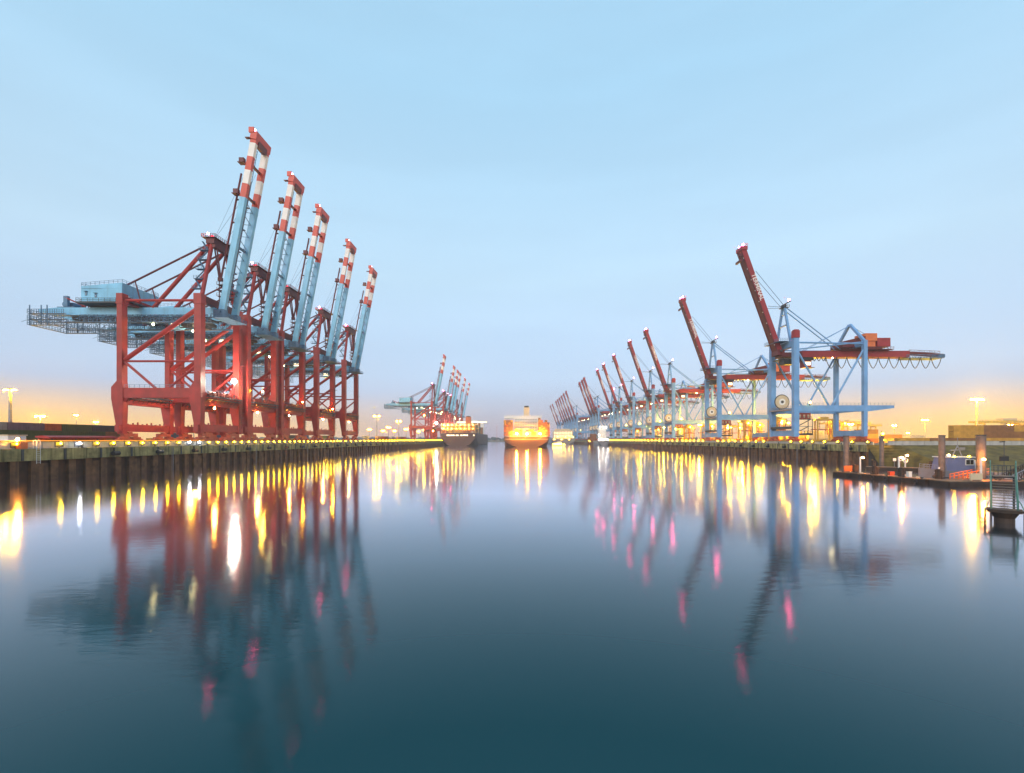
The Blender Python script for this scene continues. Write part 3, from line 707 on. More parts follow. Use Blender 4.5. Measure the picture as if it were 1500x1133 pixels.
    # upper works
    for y in (-1, 1):
        mb = MB(); mb.beam((0, y * 6, 48.8), (0, y * .9, 66.6), .95, .9); 
        P(mb, 'mast_leg', BL)
        mb = MB(); mb.beam((32.5, y * 9.6, 48.4), (32.5, y * .3, 58.2), 1.1, 1.1); P(mb, 'rear_mast_leg', BL)
        mb = MB(); mb.tube((.3, y * 1.4, 66.5), (28, y * 1.6, 45.0), .26, 6); P(mb, 'back_stay', BL)
        mb = MB(); mb.tube((-.3, y * 1.4, 67), (-14.6, y * 1.9, 84), .12, 5); mb.tube((-.3, y * .9, 66.7), (-8.6, y * 1.9, 66.9), .12, 5); P(mb, 'fore_stay', M['steel'])
        mb = MB(); mb.tube((32.4, y * .4, 57.8), (8.5, y * 2.2, 45.0), .14, 5); mb.tube((32.6, y * .4, 57.8), (52, y * 2.2, 45), .14, 5); P(mb, 'rear_tie', BL)
    mb = MB(); mb.box(-.4, .4, -3.6, 3.6, 57.4, 57.9); mb.box(-.3, .3, -2, 2, 62.8, 63.2)
    for k in range(8): mb.box(.5, 1.1, -5.2 + k * .52, -4.4 + k * .52, 51 + 1.8 * k, 51.12 + 1.8 * k)
    P(mb, 'mast_tie', BL)
    mb = MB(); mb.box(-1.3, 1.8, -1.9, 1.9, 66.4, 66.6); mb.rail((-1.3, -1.9, 66.6), (1.8, -1.9, 66.6), 1.1, .8, .05)
    for y in (-1, 0, 1): mb.tube((0, y - .25, 67.4), (0, y + .25, 67.4), .85, 10)
    mb.beam((-.8, 0, 67.6), (3.4, 0, 70.0), 1.0, .5)
    o = P(mb, 'mast_head', M['dark'])
    mb = MB(); mb.ball((2.6, 0, 70.6), .5); mb.build('warning_light', M['g_pink'], o)
    mb = MB(); mb.box(-6, -.9, -6.5, 6.5, 48.9, 49.05); mb.rail((-6, -6.5, 49.05), (-1, -6.5, 49.05), 1.3, .9, .05); mb.rail((-6, -6.5, 49.05), (-6, -2.8, 49.05), 1.3, .9, .05); mb.rail((-6, 2.8, 49.05), (-6, 6.5, 49.05), 1.3, .9, .05); P(mb, 'hinge_walkway', M['steel'])
    mb = MB(); mb.extr([(26, 46.4), (37, 46.4), (37, 51.8), (26, 49.2)], -4.5, 4.5); mb.box(37, 45, -4.6, 4.6, 45.6, 46.6); mb.box(25, 50, -5.2, 5.2, 45.2, 45.5); mb.rail((25, -5.2, 45.5), (50, -5.2, 45.5), 1.1, 1.5, .05); P(mb, 'machinery_house', M['dred'])
    mb = MB(); mb.box(37.02, 42.8, -4.2, 3, 49.6, 53.2); mb.box(37.5, 42.4, -3.6, 2.4, 46.6, 49.6); P(mb, 'winch_cover', M['brorange'])
    mb = MB(); mb.box(42.9, 49.2, -4.2, 3, 46.8, 51.0); mb.box(43, 49, -4.26, -4.2, 50.4, 50.7); P(mb, 'electrical_house', M['bred'])
    # boom
    B0, B1 = Vector((-2.7, 0, 44.6)), Vector((-20.5, 0, 94.6)); ax = (B1 - B0).normalized(); LB = (B1 - B0).length
    nrm = Vector((ax.z, 0, -ax.x))                                  # points to land
    mb = MB(); mb.beam(B0, B1, 4.4, 2.3, 0, up=nrm); mb.beam(B0 - nrm * 1.3 + ax, B1 - nrm * 1.3 - ax, 3.2, .16, 1, up=nrm)
    for y in (-2.2, 2.2): mb.beam(B0 - nrm * 1.36 + Vector((0, y, 0)), B1 - nrm * 1.36 + Vector((0, y, 0)), .3, .3, 1, up=nrm)
    for k in range(9): c = B0 + ax * (4 + k * 5.6); mb.beam(c - nrm * 1.5 + Vector((0, -2.0, 0)), c - nrm * 1.5 + Vector((0, -2.0, 0)) + ax * .4, .4, .3, 2, up=nrm)
    P(mb, 'boom', [M['bred'], M['dred'], M['white']])
    mb = MB(); T = B1; mb.box(T.x - 1.6, T.x + 1.6, -2.7, 2.7, T.z - .4, T.z + 1.4, 0); mb.rail((T.x - 1.6, -2.7, T.z + 1.4), (T.x + 1.6, -2.7, T.z + 1.4), 1.2, .8, .06, 1); mb.box(T.x - 2.3, T.x - 1.2, -2.9, -1.2, T.z - 3.6, T.z - 2.2, 1); mb.box(T.x - 1.9, T.x - 1.1, -2.6, 2.6, T.z - 6, T.z - 5, 1)
    o = P(mb, 'boom_head', [M['bred'], M['dred']])
    for dy in (-1.8, 1.8):
        mb = MB(); mb.ball((T.x - .3, dy, T.z + 2.3), .5); mb.build('warning_light', M['g_pink'], o)
    c = B0 + ax * LB * .63 + Vector((0, -2.26, 0)) + nrm * .1
    o = bpy.data.objects.new('lettering', TXT); COL.objects.link(o); o.parent = root
    xa = -ax; zc = Vector((0, -1, 0)); ya = zc.cross(xa)
    o.matrix_local = Matrix((xa, ya, zc)).transposed().to_4x4(); o.location = c
    for x, y in ((22, -2.9), (9, 2.9)):
        mb = MB(); mb.ball((x, y, 41.5), .26, 1); mb.box(x - .3, x + .3, y - .3, y + .3, 41.7, 41.95, 0); P(mb, 'floodlight', [M['dark'], M['g_under']])
    mb = MB(); mb.ball((6.3, -10.9, 19.3), .4, 1); mb.box(6.1, 6.5, -10.75, -10.4, 17.9, 19.1, 0); P(mb, 'portal_lamp', [M['dark'], M['g_deck']])
    return root
bc = blue_crane()
BLUE = [(228, 'largest blue crane, red boom reading TERMINAL, hanging cable loops under its red girder'),
        (311, 'second largest blue crane, standing behind the one with the widest cable loops'),
        (400, 'third blue crane along the quay, yellow yard lights between its legs'),
        (459, 'fourth blue crane along the quay, close behind the third'),
        (535, 'fifth blue crane along the quay, short red boom tilted over the water'),
        (600, 'sixth blue crane, beside the brightly lit white ship'),
        (647, 'seventh blue crane, just beyond the brightly lit white ship')]
for i, (yc, lb) in enumerate(BLUE):
    o = bc if i == 0 else copy_tree(bc); o.location = (XR + 4, yc, QZ); o['label'] = lb
    if i > 2: o.scale = (1, 1, 1.03)
fm = merged(bc, 'container_crane')
def far_blue(x, y, lb, gr):
    o = bpy.data.objects.new('container_crane', fm); COL.objects.link(o); o.location = (x, y, QZ); tag(o, lb, 'container crane', gr)
for x, y in ((120, 708), (121, 738), (120.5, 766)): far_blue(x, y, 'hazy blue crane in the tight cluster of three raised red booms', 'cluster of three blue cranes')
for k in range(6): far_blue(112.5 - .2 * k, 905 + 47 * k, 'faint blue crane in the dense far fan of six raised booms', 'far cluster of six blue cranes')
for x, y in ((110, 1235), (108, 1290)): far_blue(x, y, 'palest blue crane at the far end beyond the fan of six', 'last pale cranes in the haze')

# ------------------------------------------------------------------ light masts
def mast(x, y, ztop, gm, label, group, heads=2, span=3.2, r=.3):
    root = empty('light_mast', (x, y, QZ), label, 'light mast', group); h = ztop - QZ
    mb = MB(); mb.tube((0, 0, 0), (0, 0, h - .3), r * 1.3, 8, 0, r * .7); mb.box(-.8, .8, -.8, .8, 0, .5); mb.build('pole', M['galv'], root)
    mb = MB(); mb.box(-span / 2, span / 2, -.25, .25, h - .3, h); mb.box(-.9, .9, -.6, .6, h, h + .25); mb.build('lamp_arm', M['galv'], root)
    for k in range(heads):
        u = (k / (heads - 1) - .5) * span if heads > 1 else 0
        mb = MB(); mb.quadbox([(u - .55, -.7, h - .75), (u + .55, -.7, h - .75), (u + .55, .5, h - .55), (u - .55, .5, h - .55), (u - .45, -.5, h - .32), (u + .45, -.5, h - .32), (u + .45, .4, h - .32), (u - .45, .4, h - .32)])
        mb.build('lamp', gm, root)
    return root
def mpx(px, py, D, gm, label, group=None, **k):
    mast((px - 760) / 680 * D, D, CAMZ + (644 - py) / 680 * D, gm, label, group, **k)
GM, GF = M['g_mast'], M['g_mastfar']
mpx(15, 570, 200, M['g_mastyard'], 'tall twin lamp mast with a bright pale pole behind the hut and containers', span=3.6, r=.6)
mpx(59, 609, 330, GF, 'glaring lamp mast behind the grey and orange container row', heads=3, span=5)
mpx(112, 608, 640, GM, 'slim pale lamp mast behind the green container')
mpx(141, 618, 560, GM, 'short lamp mast just beside the legs of the largest red crane')
mpx(284, 596, 330, GM, 'lamp mast seen through the legs of the largest red crane')
mpx(390, 606, 400, GM, 'lamp mast seen through the legs of the second red crane')
mpx(481, 600, 420, GM, 'lamp mast seen through the legs of the fourth red crane')
mpx(552, 609, 420, M['g_mastyard'], 'tallest lamp mast in the gap between near and distant red cranes', span=4)
mpx(584, 617, 540, M['g_mastyard'], 'second lamp mast in the gap, close to the distant red crane', span=4)
for px, py, D in ((541, 629, 760), (569, 626, 640), (561, 631, 900), (578, 631, 900), (595, 629, 760), (613, 632, 900), (622, 629, 800)):
    mpx(px, py, D, M['g_mastyard'], 'small distant lamp mast in the yard between the red crane groups', 'distant masts between the red cranes')
mpx(1431, 584, 250, GF, 'brightest lamp mast, glowing above the ochre container stack', heads=4, span=5, r=.35)
mpx(1355, 615, 480, GM, 'lamp mast with its glow beside the yard gantry crane', heads=3, span=5)
mpx(1411, 624, 520, GM, 'low lamp mast behind the ochre containers, left of the brightest mast')
mpx(1310, 623, 520, GM, 'lamp mast behind the landside legs of the largest blue crane', heads=2)
for px, py, D in ((1246, 621, 420), (1190, 597, 330), (1112, 622, 420), (1026, 622, 520), (1068, 626, 560), (1330, 634, 700), (1480, 622, 520), (1130, 630, 640), (975, 626, 620), (940, 628, 760), (1150, 619, 300), (1085, 618, 360), (1000, 622, 460), (958, 625, 540)):
    mpx(px, py, D, GM, 'distant yard lamp mast behind the blue cranes', 'yard masts behind the blue cranes')
# double lamp standard on the bank
root = empty('lamp_post', (128.2, 164, QZ), 'thin brown post with two bright lamps at the end of the flood wall', 'lamp post')
mb = MB(); mb.tube((0, 0, -1.5), (0, 0, 5.0), .1, 6); mb.build('pole', M['dwood'], root)
for z in (1.7, 4.0):
    mb = MB(); mb.ball((.25, -.2, z), .42); mb.build('lamp', M['g_yellow'], root)

# ------------------------------------------------------------------ shipping containers
def container_meshes(L_=12.19):
    w, h = 2.44, 2.59; mb = MB()
    n = int(L_ / .42)
    for i in range(n):                                             # corrugated long sides, along y
        y0 = -L_ / 2 + .12 + i * (L_ - .24) / n; y1 = y0 + (L_ - .24) / n; dd = .06 if i % 2 else 0
        mb.box(-w / 2 + dd, w / 2 - dd, y0, y1, .12, h - .1)
    for x in (-w / 2 - .01, w / 2 - .13):
        for y in (-L_ / 2, L_ / 2 - .14): mb.box(x, x + .14, y, y + .14, 0, h)
        mb.box(x, x + .14, -L_ / 2 + .14, L_ / 2 - .14, 0, .16); mb.box(x, x + .14, -L_ / 2 + .14, L_ / 2 - .14, h - .12, h)
    mb.box(-w / 2 + .13, w / 2 - .13, L_ / 2 - .1, L_ / 2 - .02, .1, h - .1)
    dr = MB()
    for s in (0, 1):
        x0 = -w / 2 + .14 + s * 1.09; dr.box(x0, x0 + 1.07, -L_ / 2 - .0, -L_ / 2 + .11, .14, h - .12)
        for u in (.3, .75): dr.tube((x0 + u, -L_ / 2 - .05, .1), (x0 + u, -L_ / 2 - .05, h - .1), .03, 5)
    return mb, dr
bodies, doors = {}, {}
for ft, L_ in ((40, 12.19), (20, 6.06)):
    b0, d0 = container_meshes(L_)
    for c, mt in CONT.items():
        o1 = b0.build('shipping_container', mt); o2 = d0.build('door', mt)
        bodies[ft, c], doors[ft, c] = o1.data, o2.data
        bpy.data.objects.remove(o1); bpy.data.objects.remove(o2)
def container(x, y, z, color, label, group, ft=40, rz=0, door=True):
    o = bpy.data.objects.new('shipping_container', bodies[ft, color]); COL.objects.link(o)
    o.location = (x, y, z); o.rotation_euler = (0, 0, rz); tag(o, label, 'container', group)
    if door:
        dd = bpy.data.objects.new('door', doors[ft, color]); COL.objects.link(dd); dd.parent = o
    return o
words = dict(green='dark green', grey='grey', purple='purple grey', orange='orange red', brown='brown', blue='blue', ochre='ochre', dark='dark', cream='cream')
H_ = 2.6
row = [('grey', 40, 149.0, 'grey container at the open end of the top row'), ('purple', 40, 161.3, 'purple grey container in the top row behind the pale flood wall'),
       ('orange', 20, 170.6, 'short orange red container between the purple and green ones on top'), ('green', 40, 179.9, 'dark green container in the top row beside the short orange one'),
       ('dark', 40, 192.3, 'dark container in the top row nearest the largest red crane')]
for c, ft, y, lb in row: container(-172.2, y, QZ + 2 * H_, c, lb, 'container row behind the pale flood wall', ft)
for lv in (0, 1):
    for k, y in enumerate((149, 161.3, 173.6, 185.9, 198.2)):
        container(-172.2, y, QZ + lv * H_, 'green' if k < 4 else 'brown', ('dark green container in the %s row under the coloured top row' if k < 4 else 'brown container at the far end of the %s row') % ('lowest', 'middle')[lv], 'container row behind the pale flood wall')
cols = ['ochre', 'brown', 'orange', 'grey', 'green', 'blue', 'cream', 'dark']
for k in range(16):                                                # behind the red crane legs
    for lv in range(rnd.randint(1, 2)):
        c = rnd.choice(cols); container(-165 - rnd.uniform(0, 3), 214 + k * 13, QZ + lv * H_, c, words[c] + ' container stacked behind the red crane legs', 'containers behind the red crane legs', door=False)
for k in range(12):
    for lv in range(rnd.randint(1, 2)):
        c = rnd.choice(cols[:4]); container(-142, 430 + k * 13, QZ + lv * H_, c, words[c] + ' container in the yard between the near and distant red cranes', 'containers between the red crane groups', door=False)
# right-hand yard: long sides face the water
RW = [(183, 190, 'ochre', 3), (195.3, 190, 'brown', 3), (207.6, 190, 'ochre', 3), (170, 186, 'brown', 1), (157.5, 186, 'ochre', 1), (222.5, 186, 'cream', 1), (236, 196, 'ochre', 2), (248.5, 196, 'orange', 3), (261, 196, 'ochre', 3), (273.5, 196, 'brown', 3), (286, 196, 'ochre', 2), (300, 190, 'orange', 3)]
for x, y, c, n in RW:
    for lv in range(n):
        cc = c if lv == n - 1 else rnd.choice(('brown', 'ochre', 'orange'))
        container(x, y, QZ + lv * H_, cc, words[cc] + ' container stacked behind the ribbed wall on the bank', 'containers stacked behind the bank wall', rz=R(90), door=False)
for k in range(22):
    x = 178 + rnd.random() * 240; y = 240 + rnd.random() * 330
    for lv in range(rnd.randint(1, 2)):
        c = rnd.choice(('ochre', 'brown', 'orange', 'cream', 'grey', 'blue')); container(x, y, QZ + lv * H_, c, words[c] + ' container far back in the lamplit yard behind the blue cranes', 'far containers in the yard behind the blue cranes', rz=R(90), door=False)

for k in range(16):                                                # lit block close behind the blue crane legs
    x, y = 176 + 13 * (k % 3), 270 + 24 * (k // 3)
    for lv in range(1 + (k * 7) % 3):
        c = ('cream', 'ochre', 'orange', 'ochre', 'brown')[(k + lv) % 5]; container(x, y, QZ + lv * H_, c, words[c] + ' container in the lamplit block just behind the blue crane legs', 'containers in the block behind the blue crane legs', rz=R(90), door=False)
# ------------------------------------------------------------------ straddle carriers and yard gantries
def straddle():
    root = empty('straddle_carrier', (0, 0, 0), 'x', 'straddle carrier', 'yellow straddle carriers in the yard')
    for x in (-2.2, 2.2):
        for y in (-3.6, 3.6): mb = MB(); mb.box(x - .3, x + .3, y - .35, y + .35, 1.2, 12.6); mb.build('leg', M['straddle'], root)
        mb = MB(); mb.box(x - .4, x + .4, -5, 5, 1.0, 1.9, 0)
        for y in (-3.9, -1.4, 1.4, 3.9): mb.tube((x - .3, y, .75), (x + .3, y, .75), .75, 10, 1)
        mb.build('wheel_carrier', [M['straddle'], M['black']], root)
    mb = MB(); mb.box(-2.6, 2.6, -4.6, 4.6, 12.6, 13.5); mb.box(-1.6, 1.6, -2, 2, 13.5, 14.6); mb.build('top_frame', M['straddle'], root)
    mb = MB(); mb.box(-1.2, 1.2, -6, 6, 7.4, 7.9); mb.box(-.15, .15, -2, -1.8, 7.9, 12.6); mb.box(-.15, .15, 1.8, 2, 7.9, 12.6); mb.build('spreader', M['bog'], root)
    mb = MB(); mb.box(1.2, 2.6, -5.9, -4.6, 10.6, 12.6); o = mb.build('operator_cab', M['cream'], root)
    mb = MB(); mb.ball((0, -4.9, 12.3), .35); mb.build('lamp', M['g_deck'], root)
    return root
st = straddle()
for i, (x, y, rz) in enumerate(((168, 330, .2), (176, 345, 1.4), (150, 365, 0), (158, 430, .3), (166, 470, 0), (205, 300, 1.2), (150, 520, 0), (140, 560, .4), (190, 410, 1), (146, 262, 0), (158, 285, .1), (146, 300, 0), (172, 262, 1.3), (150, 338, 0), (144, 395, 0), (160, 398, 1.2), (150, 450, .1), (146, 490, 0), (170, 505, 1.1))):
    o = st if i == 0 else copy_tree(st); o.location = (x, y, QZ); o.rotation_euler = (0, 0, rz); o['label'] = 'yellow straddle carrier with lamps in the yard behind the blue crane legs'
def gantry():
    root = empty('yard_gantry_crane', (0, 0, 0), 'x', 'yard gantry', 'yard gantry cranes in the haze')
    for x in (-18, 18):
        mb = MB(); 
        for y in (-6, 6): mb.beam((x, y, 0), (x, y * .7, 20), 1.2, 1.2)
        mb.box(x - .7, x + .7, -7.5, 7.5, .8, 1.8); mb.box(x - .5, x + .5, -4.5, 4.5, 18.6, 19.8); mb.build('leg_frame', M['straddle'], root)
    mb = MB(); mb.box(-26, 26, -4.5, -2.9, 20, 22); mb.box(-26, 26, 2.9, 4.5, 20, 22); mb.rail((-26, -4.5, 22), (26, -4.5, 22), 1.2, 3, .1); mb.build('girder', M['straddle'], root)
    mb = MB(); mb.box(2, 16, -4, 4, 22, 25); mb.box(5, 8, -2, 2, 17.5, 20); mb.build('trolley', M['cream'], root)
    return root
ga = gantry()
for i, (x, y, lb) in enumerate(((495, 480, 'hazy yard gantry crane whose beam ends beside the brightest mast'), (600, 540, 'hazy yard gantry crane at the outer edge of the yard'), (365, 520, 'hazy yard gantry crane behind the landside legs of the largest blue crane'), (440, 600, 'faint yard gantry crane between two others in the glow'), (310, 640, 'palest yard gantry crane behind the blue crane girders'))):
    o = ga if i == 0 else copy_tree(ga); o.location = (x, y, QZ); o['label'] = lb; o.scale = (1, 1, .95)

# ------------------------------------------------------------------ ships
def loft(stations, levels, mi=0):
    """stations: (y, half widths per level), levels: z per level"""
    mb = MB(); n = len(levels)
    for y, hw, zs in stations:
        for h, z in zip(hw, zs): mb.v.append((-h, y, z))
        for h, z in zip(reversed(hw), reversed(zs)): mb.v.append((h, y, z))
    k = 2 * n
    for s in range(len(stations) - 1):
        for i in range(k - 1):
            a = s * k + i; mb.f.append((a, a + 1, a + k + 1, a + k)); mb.m.append(mi)
        a = s * k; mb.f.append((a + k - 1, a, a + k, a + 2 * k - 1)); mb.m.append(mi)
    mb.f.append(tuple(range(k))); mb.m.append(mi)
    e = (len(stations) - 1) * k; mb.f.append(tuple(reversed(range(e, e + k)))); mb.m.append(mi)
    return mb
def ship_hull(beam, length, zd, mat, root):
    b2 = beam / 2; zs = [-1.0, 1.5, zd * .55, zd]
    sts = [(0, [b2 * .30, b2 * .62, b2 * .93, b2], zs), (length * .04, [b2 * .6, b2 * .85, b2, b2], zs), (length * .12, [b2 * .95, b2, b2, b2], zs), (length * .8, [b2 * .95, b2, b2, b2], zs),
           (length * .92, [b2 * .5, b2 * .6, b2 * .75, b2 * .9], zs), (length, [.3, .4, 1.5, 4], [-1, 1.5, zd * .6, zd * 1.15])]
    return loft(sts, zs).build('hull', mat, root)
def ship_stack(cx, yy, z, cols_, heights, pal, label, group, ft=40):
    for i, (x, n) in enumerate(zip(cols_, heights)):
        for lv in range(n):
            c = rnd.choice(pal); container(cx + x, yy, z + lv * 2.6, c, label % words[c], group, ft, door=False)
# moored ship under the distant red cranes
S1 = empty('container_ship', (-79.5, 608, 0), 'brown hulled container ship moored under the distant red cranes, deck blazing with yellow lamps', 'ship')
ship_hull(47, 285, 17, M['hullbrown'], S1)
mb = MB()
for x, w in ((-15, 4), (-10, 2), (-7.4, 2.6), (-3, 1.5), (-1, 1.4), (3, 2.4), (6.2, 4), (10.8, 2), (19.8, 1.5)): mb.box(x, x + w, -.12, .1, 13.2, 14.8)
mb.build('mooring_opening', M['g_win'], S1)
mb = MB(); mb.box(-20, 20, 175, 190, 17, 36); mb.box(-26, 26, 176, 188, 36, 39); mb.box(-10, 10, 178, 186, 39, 41); mb.box(-.3, .3, 182, 182.6, 41, 50); mb.tube((-4, 181, 41), (-4, 181, 46), .3, 5); o = mb.build('superstructure', M['white'], S1)
mb = MB(); mb.box(-25, 25, 175.8, 175.95, 37.2, 38.4); mb.build('bridge_window', M['g_win'], o)
mb = MB(); mb.box(3, 10, 60, 72, 17, 41); mb.box(3.8, 9.2, 61, 71, 41, 42.2, 1); o = mb.build('funnel', [M['brorange'], M['black']], S1)
for yy in (3, 30, 55):
    mb = MB()
    for k in range(9): x = -22 + k * 5.5; mb.box(x - .25, x + .25, yy - .3, yy + .3, 17, 29.5)
    for z in (20.5, 23.5, 26.5, 29.3): mb.box(-22.3, 22.3, yy - .6, yy + .6, z, z + .25)
    o = mb.build('lashing_bridge', M['cream'], S1)
    for k in range(8):
        for z in (22.8, 27.5):
            if yy == 3 or k % 2: mb = MB(); mb.ball((-19.2 + k * 5.5, yy - .9, z), .32); mb.build('deck_lamp', M['g_deck'], o)
xs = [-22.2 + 2.53 * k for k in range(18)]
ship_stack(-79.5, 618, 17.2, xs, [4, 4, 4, 5, 4, 3, 4, 4, 4, 3, 4, 4, 4, 4, 5, 4, 4, 4], ['ochre', 'cream', 'orange', 'brown'], '%s container stacked on the stern of the brown ship', 'containers on the brown ship')
ship_stack(-79.5, 690, 17.2, xs[12:], [5, 5, 6, 6, 5, 6], ['green', 'dark', 'brown', 'blue'], '%s container stacked amidships on the brown ship', 'containers amidships on the brown ship')
for yy in (640, 740): ship_stack(-79.5, yy, 17.2, xs[16:], [4, 4], ['green', 'dark', 'brown'], '%s container along the side of the brown ship', 'containers along the side of the brown ship')
# ship in the fairway
S2 = empty('container_ship', (8.6, 520, 0), 'huge container ship in mid channel with three glaring floodlights on its stern', 'ship')
ship_hull(51, 300, 12, M['hullorange'], S2)
mb = MB(); mb.box(-14, 14, 20, 34, 12, 33); mb.box(-25.5, 18, 20, 32, 33, 35.6); mb.rail((-25.5, 20, 35.6), (18, 20, 35.6), 1.3, 3, .12)
for z in (15, 18, 21, 24, 27, 30): mb.box(-14.6, 14.6, 19.2, 20, z, z + .35)
o = mb.build('superstructure', M['white'], S2)
for z in (16, 19, 22, 25, 28, 31):
    mb = MB()
    for k in range(9): mb.box(-12.6 + k * 2.9, -11.2 + k * 2.9, 19.85, 19.98, z, z + 1.1)
    mb.build('window_row', M['glass'], o)
mb = MB(); mb.box(-2.8, 3.6, 23, 31, 35.6, 46); mb.box(-2.2, 3.0, 24, 30, 46, 48, 1); mb.build('funnel', [M['cream'], M['black']], S2)
mb = MB(); mb.box(-14, 14, 3, 4, 12, 13); 
for k in range(11): mb.box(-14 + k * 2.8 - .2, -14 + k * 2.8 + .2, 3, 3.6, 12, 27)
for z in (16, 20, 24, 27): mb.box(-14.2, 14.2, 2.8, 3.8, z, z + .4)
o = mb.build('lashing_bridge', M['cream'], S2)
for x in (-11, .5, 15):
    mb = MB(); mb.box(x - .15, x + .15, -2.4, 2.8, 14.0, 14.3, 0); mb.box(x - .1, x + .1, -2.6, -2.2, 14.2, 14.6, 0); mb.ball((x, -2.6, 15.0), 1.1, 1); mb.build('floodlight', [M['dark'], M['g_ship']], S2)
mb = MB(); mb.box(-24, 24, -.1, .1, 8.6, 9.0); mb.box(-23, 23, -.4, 0, 11.6, 12.3); mb.rail((-24, 0, 12.05), (24, 0, 12.05), 1.2, 3, .1); mb.build('stern_rail', M['cream'], S2)
xl = [-24.2 + 2.53 * k for k in range(4)]; xr2 = [14.6 + 2.53 * k for k in range(5)]
for yy in (526.5,):
    ship_stack(8.6, yy, 12.2, xl, [7, 7, 7, 7] if yy < 530 else [8, 8, 7, 8], ['orange', 'brown', 'ochre'], '%s container stacked to one side of the fairway ship stern', 'containers on the fairway ship')
    ship_stack(8.6, yy, 12.2, xr2, [8, 7, 6, 7, 6] if yy < 530 else [8, 8, 7, 7, 7], ['orange', 'brown', 'ochre'], '%s container stacked to one side of the fairway ship stern', 'containers on the fairway ship')
ship_stack(8.6, 526.5, 12.2, [-13.6 + 2.53 * k for k in range(11)], [2, 3, 2, 3, 3, 2, 2, 3, 3, 2, 2], ['orange', 'cream', 'ochre'], '%s container low behind the fairway ship floodlights', 'low containers on the fairway ship')
# ship beyond, under the far blue cranes
S3 = empty('container_ship', (77, 800, 0), 'tan container ship partly hidden behind the fairway ship, rows of small yellow lamps', 'ship')
ship_hull(40, 180, 10, M['hullgrey'], S3)
mb = MB(); mb.extr([(-17, 10), (17, 10), (17, 22), (11, 27), (-13, 27), (-17, 22)], 6, 20); o = mb.build('superstructure', M['cream'], S3)
for z in (12.5, 15.2, 17.9, 20.6):
    mb = MB()
    for k in range(12): mb.box(-15.6 + k * 2.65, -14.2 + k * 2.65, 5.8, 5.95, z, z + .9)
    mb.build('window_row', M['g_win'], o)
for k in range(6): mb = MB(); mb.ball((-16 + k * 6.4, -.8, 9 + (k % 2) * 4), .4); mb.build('deck_lamp', M['g_deck'], S3)
# bright white ship at the blue quay
S4 = empty('coaster_ship', (117.5, 640, 0), 'small white ship with dazzling lit superstructure and grey hull at the blue crane quay', 'ship')
ship_hull(14, 60, 6.5, M['hullgrey'], S4)
mb = MB(); mb.box(-6, 3.5, 4, 14, 6.5, 22); mb.box(-7, 5, 4, 12, 22, 25); mb.box(-2, 2, 6, 10, 25, 28); o = mb.build('superstructure', M['white'], S4)
mb = MB(); mb.tube((-3, 7, 25), (-3, 7, 40), .3, 5); mb.beam((-5, 7, 33), (-1, 7, 33), .3, .3); mb.build('signal_mast', M['white'], S4)
for x, z in ((-5, 26), (3, 26), (-6.6, 8), (4.5, 9), (-1, 8), (6, 8), (-6.8, 15)): mb = MB(); mb.ball((x, 2.6, z), .3); mb.build('deck_lamp', M['g_cool'], S4)
S5 = empty('feeder_barge', (111, 690, 0), 'brown laden barge moored just beyond the dazzling white ship', 'barge')
ship_hull(16, 50, 4, M['hullbrown'], S5)
mb = MB(); mb.box(-4, 5, 4, 12, 4, 17); mb.box(-7, -4, 5, 12, 4, 12); mb.build('deckhouse', M['hullorange'], S5)
for x in (-6, 0, 6): mb = MB(); mb.ball((x, -.4, 6), .3); mb.build('deck_lamp', M['g_deck'], S5)
S6 = empty('harbour_launch', (42, 600, 0), 'low white launch glowing with lights beside the fairway ship stern', 'launch', rz=R(-90))
ship_hull(5, 19, 1.9, M['white'], S6)
mb = MB(); mb.box(-1.8, 1.8, 2.5, 14, 1.9, 4.2); mb.box(-1.5, 1.5, 8, 13, 4.2, 6); o = mb.build('cabin', M['white'], S6)
mb = MB()
for k in range(6): mb.box(1.8, 1.92, 3 + k * 1.8, 4.3 + k * 1.8, 2.6, 3.7)
mb.build('window_row', M['g_win'], o)
for k in range(5): mb = MB(); mb.ball((2.2, 2.5 + 3.4 * k, 2.4), .3); mb.build('deck_lamp', M['g_deck'], S6)

# ------------------------------------------------------------------ far shore
mb = MB(); mb.poly([(-1600, 1900), (1600, 1900), (1600, 2500), (-1600, 2500)], -1, 4); struct(mb.build('far_shore', M['bank']))
mb = MB()
for i in range(420):
    x = -1500 + i * 7.2 + rnd.uniform(-4, 4); y = 1910 + rnd.uniform(0, 60); r = rnd.uniform(5, 11)
    for k in range(4): mb.ball((x + rnd.uniform(-6, 6), y, 4 + r * .5 + rnd.uniform(0, 5)), r * rnd.uniform(.4, .8), 0, 6, 4)
struct(mb.build('treeline', M['tree']), 'stuff')
for x in (-76, -60, -48, -30):
    root = empty('antenna_mast', (x * 3, 1900, 4), 'very faint lattice mast on the far shore', 'mast', 'faint masts on the far shore'); mb = MB(); mb.lattice((0, 0, 0), (0, .1, 60), 2, 3, .5); mb.build('pole', M['bog'], root)

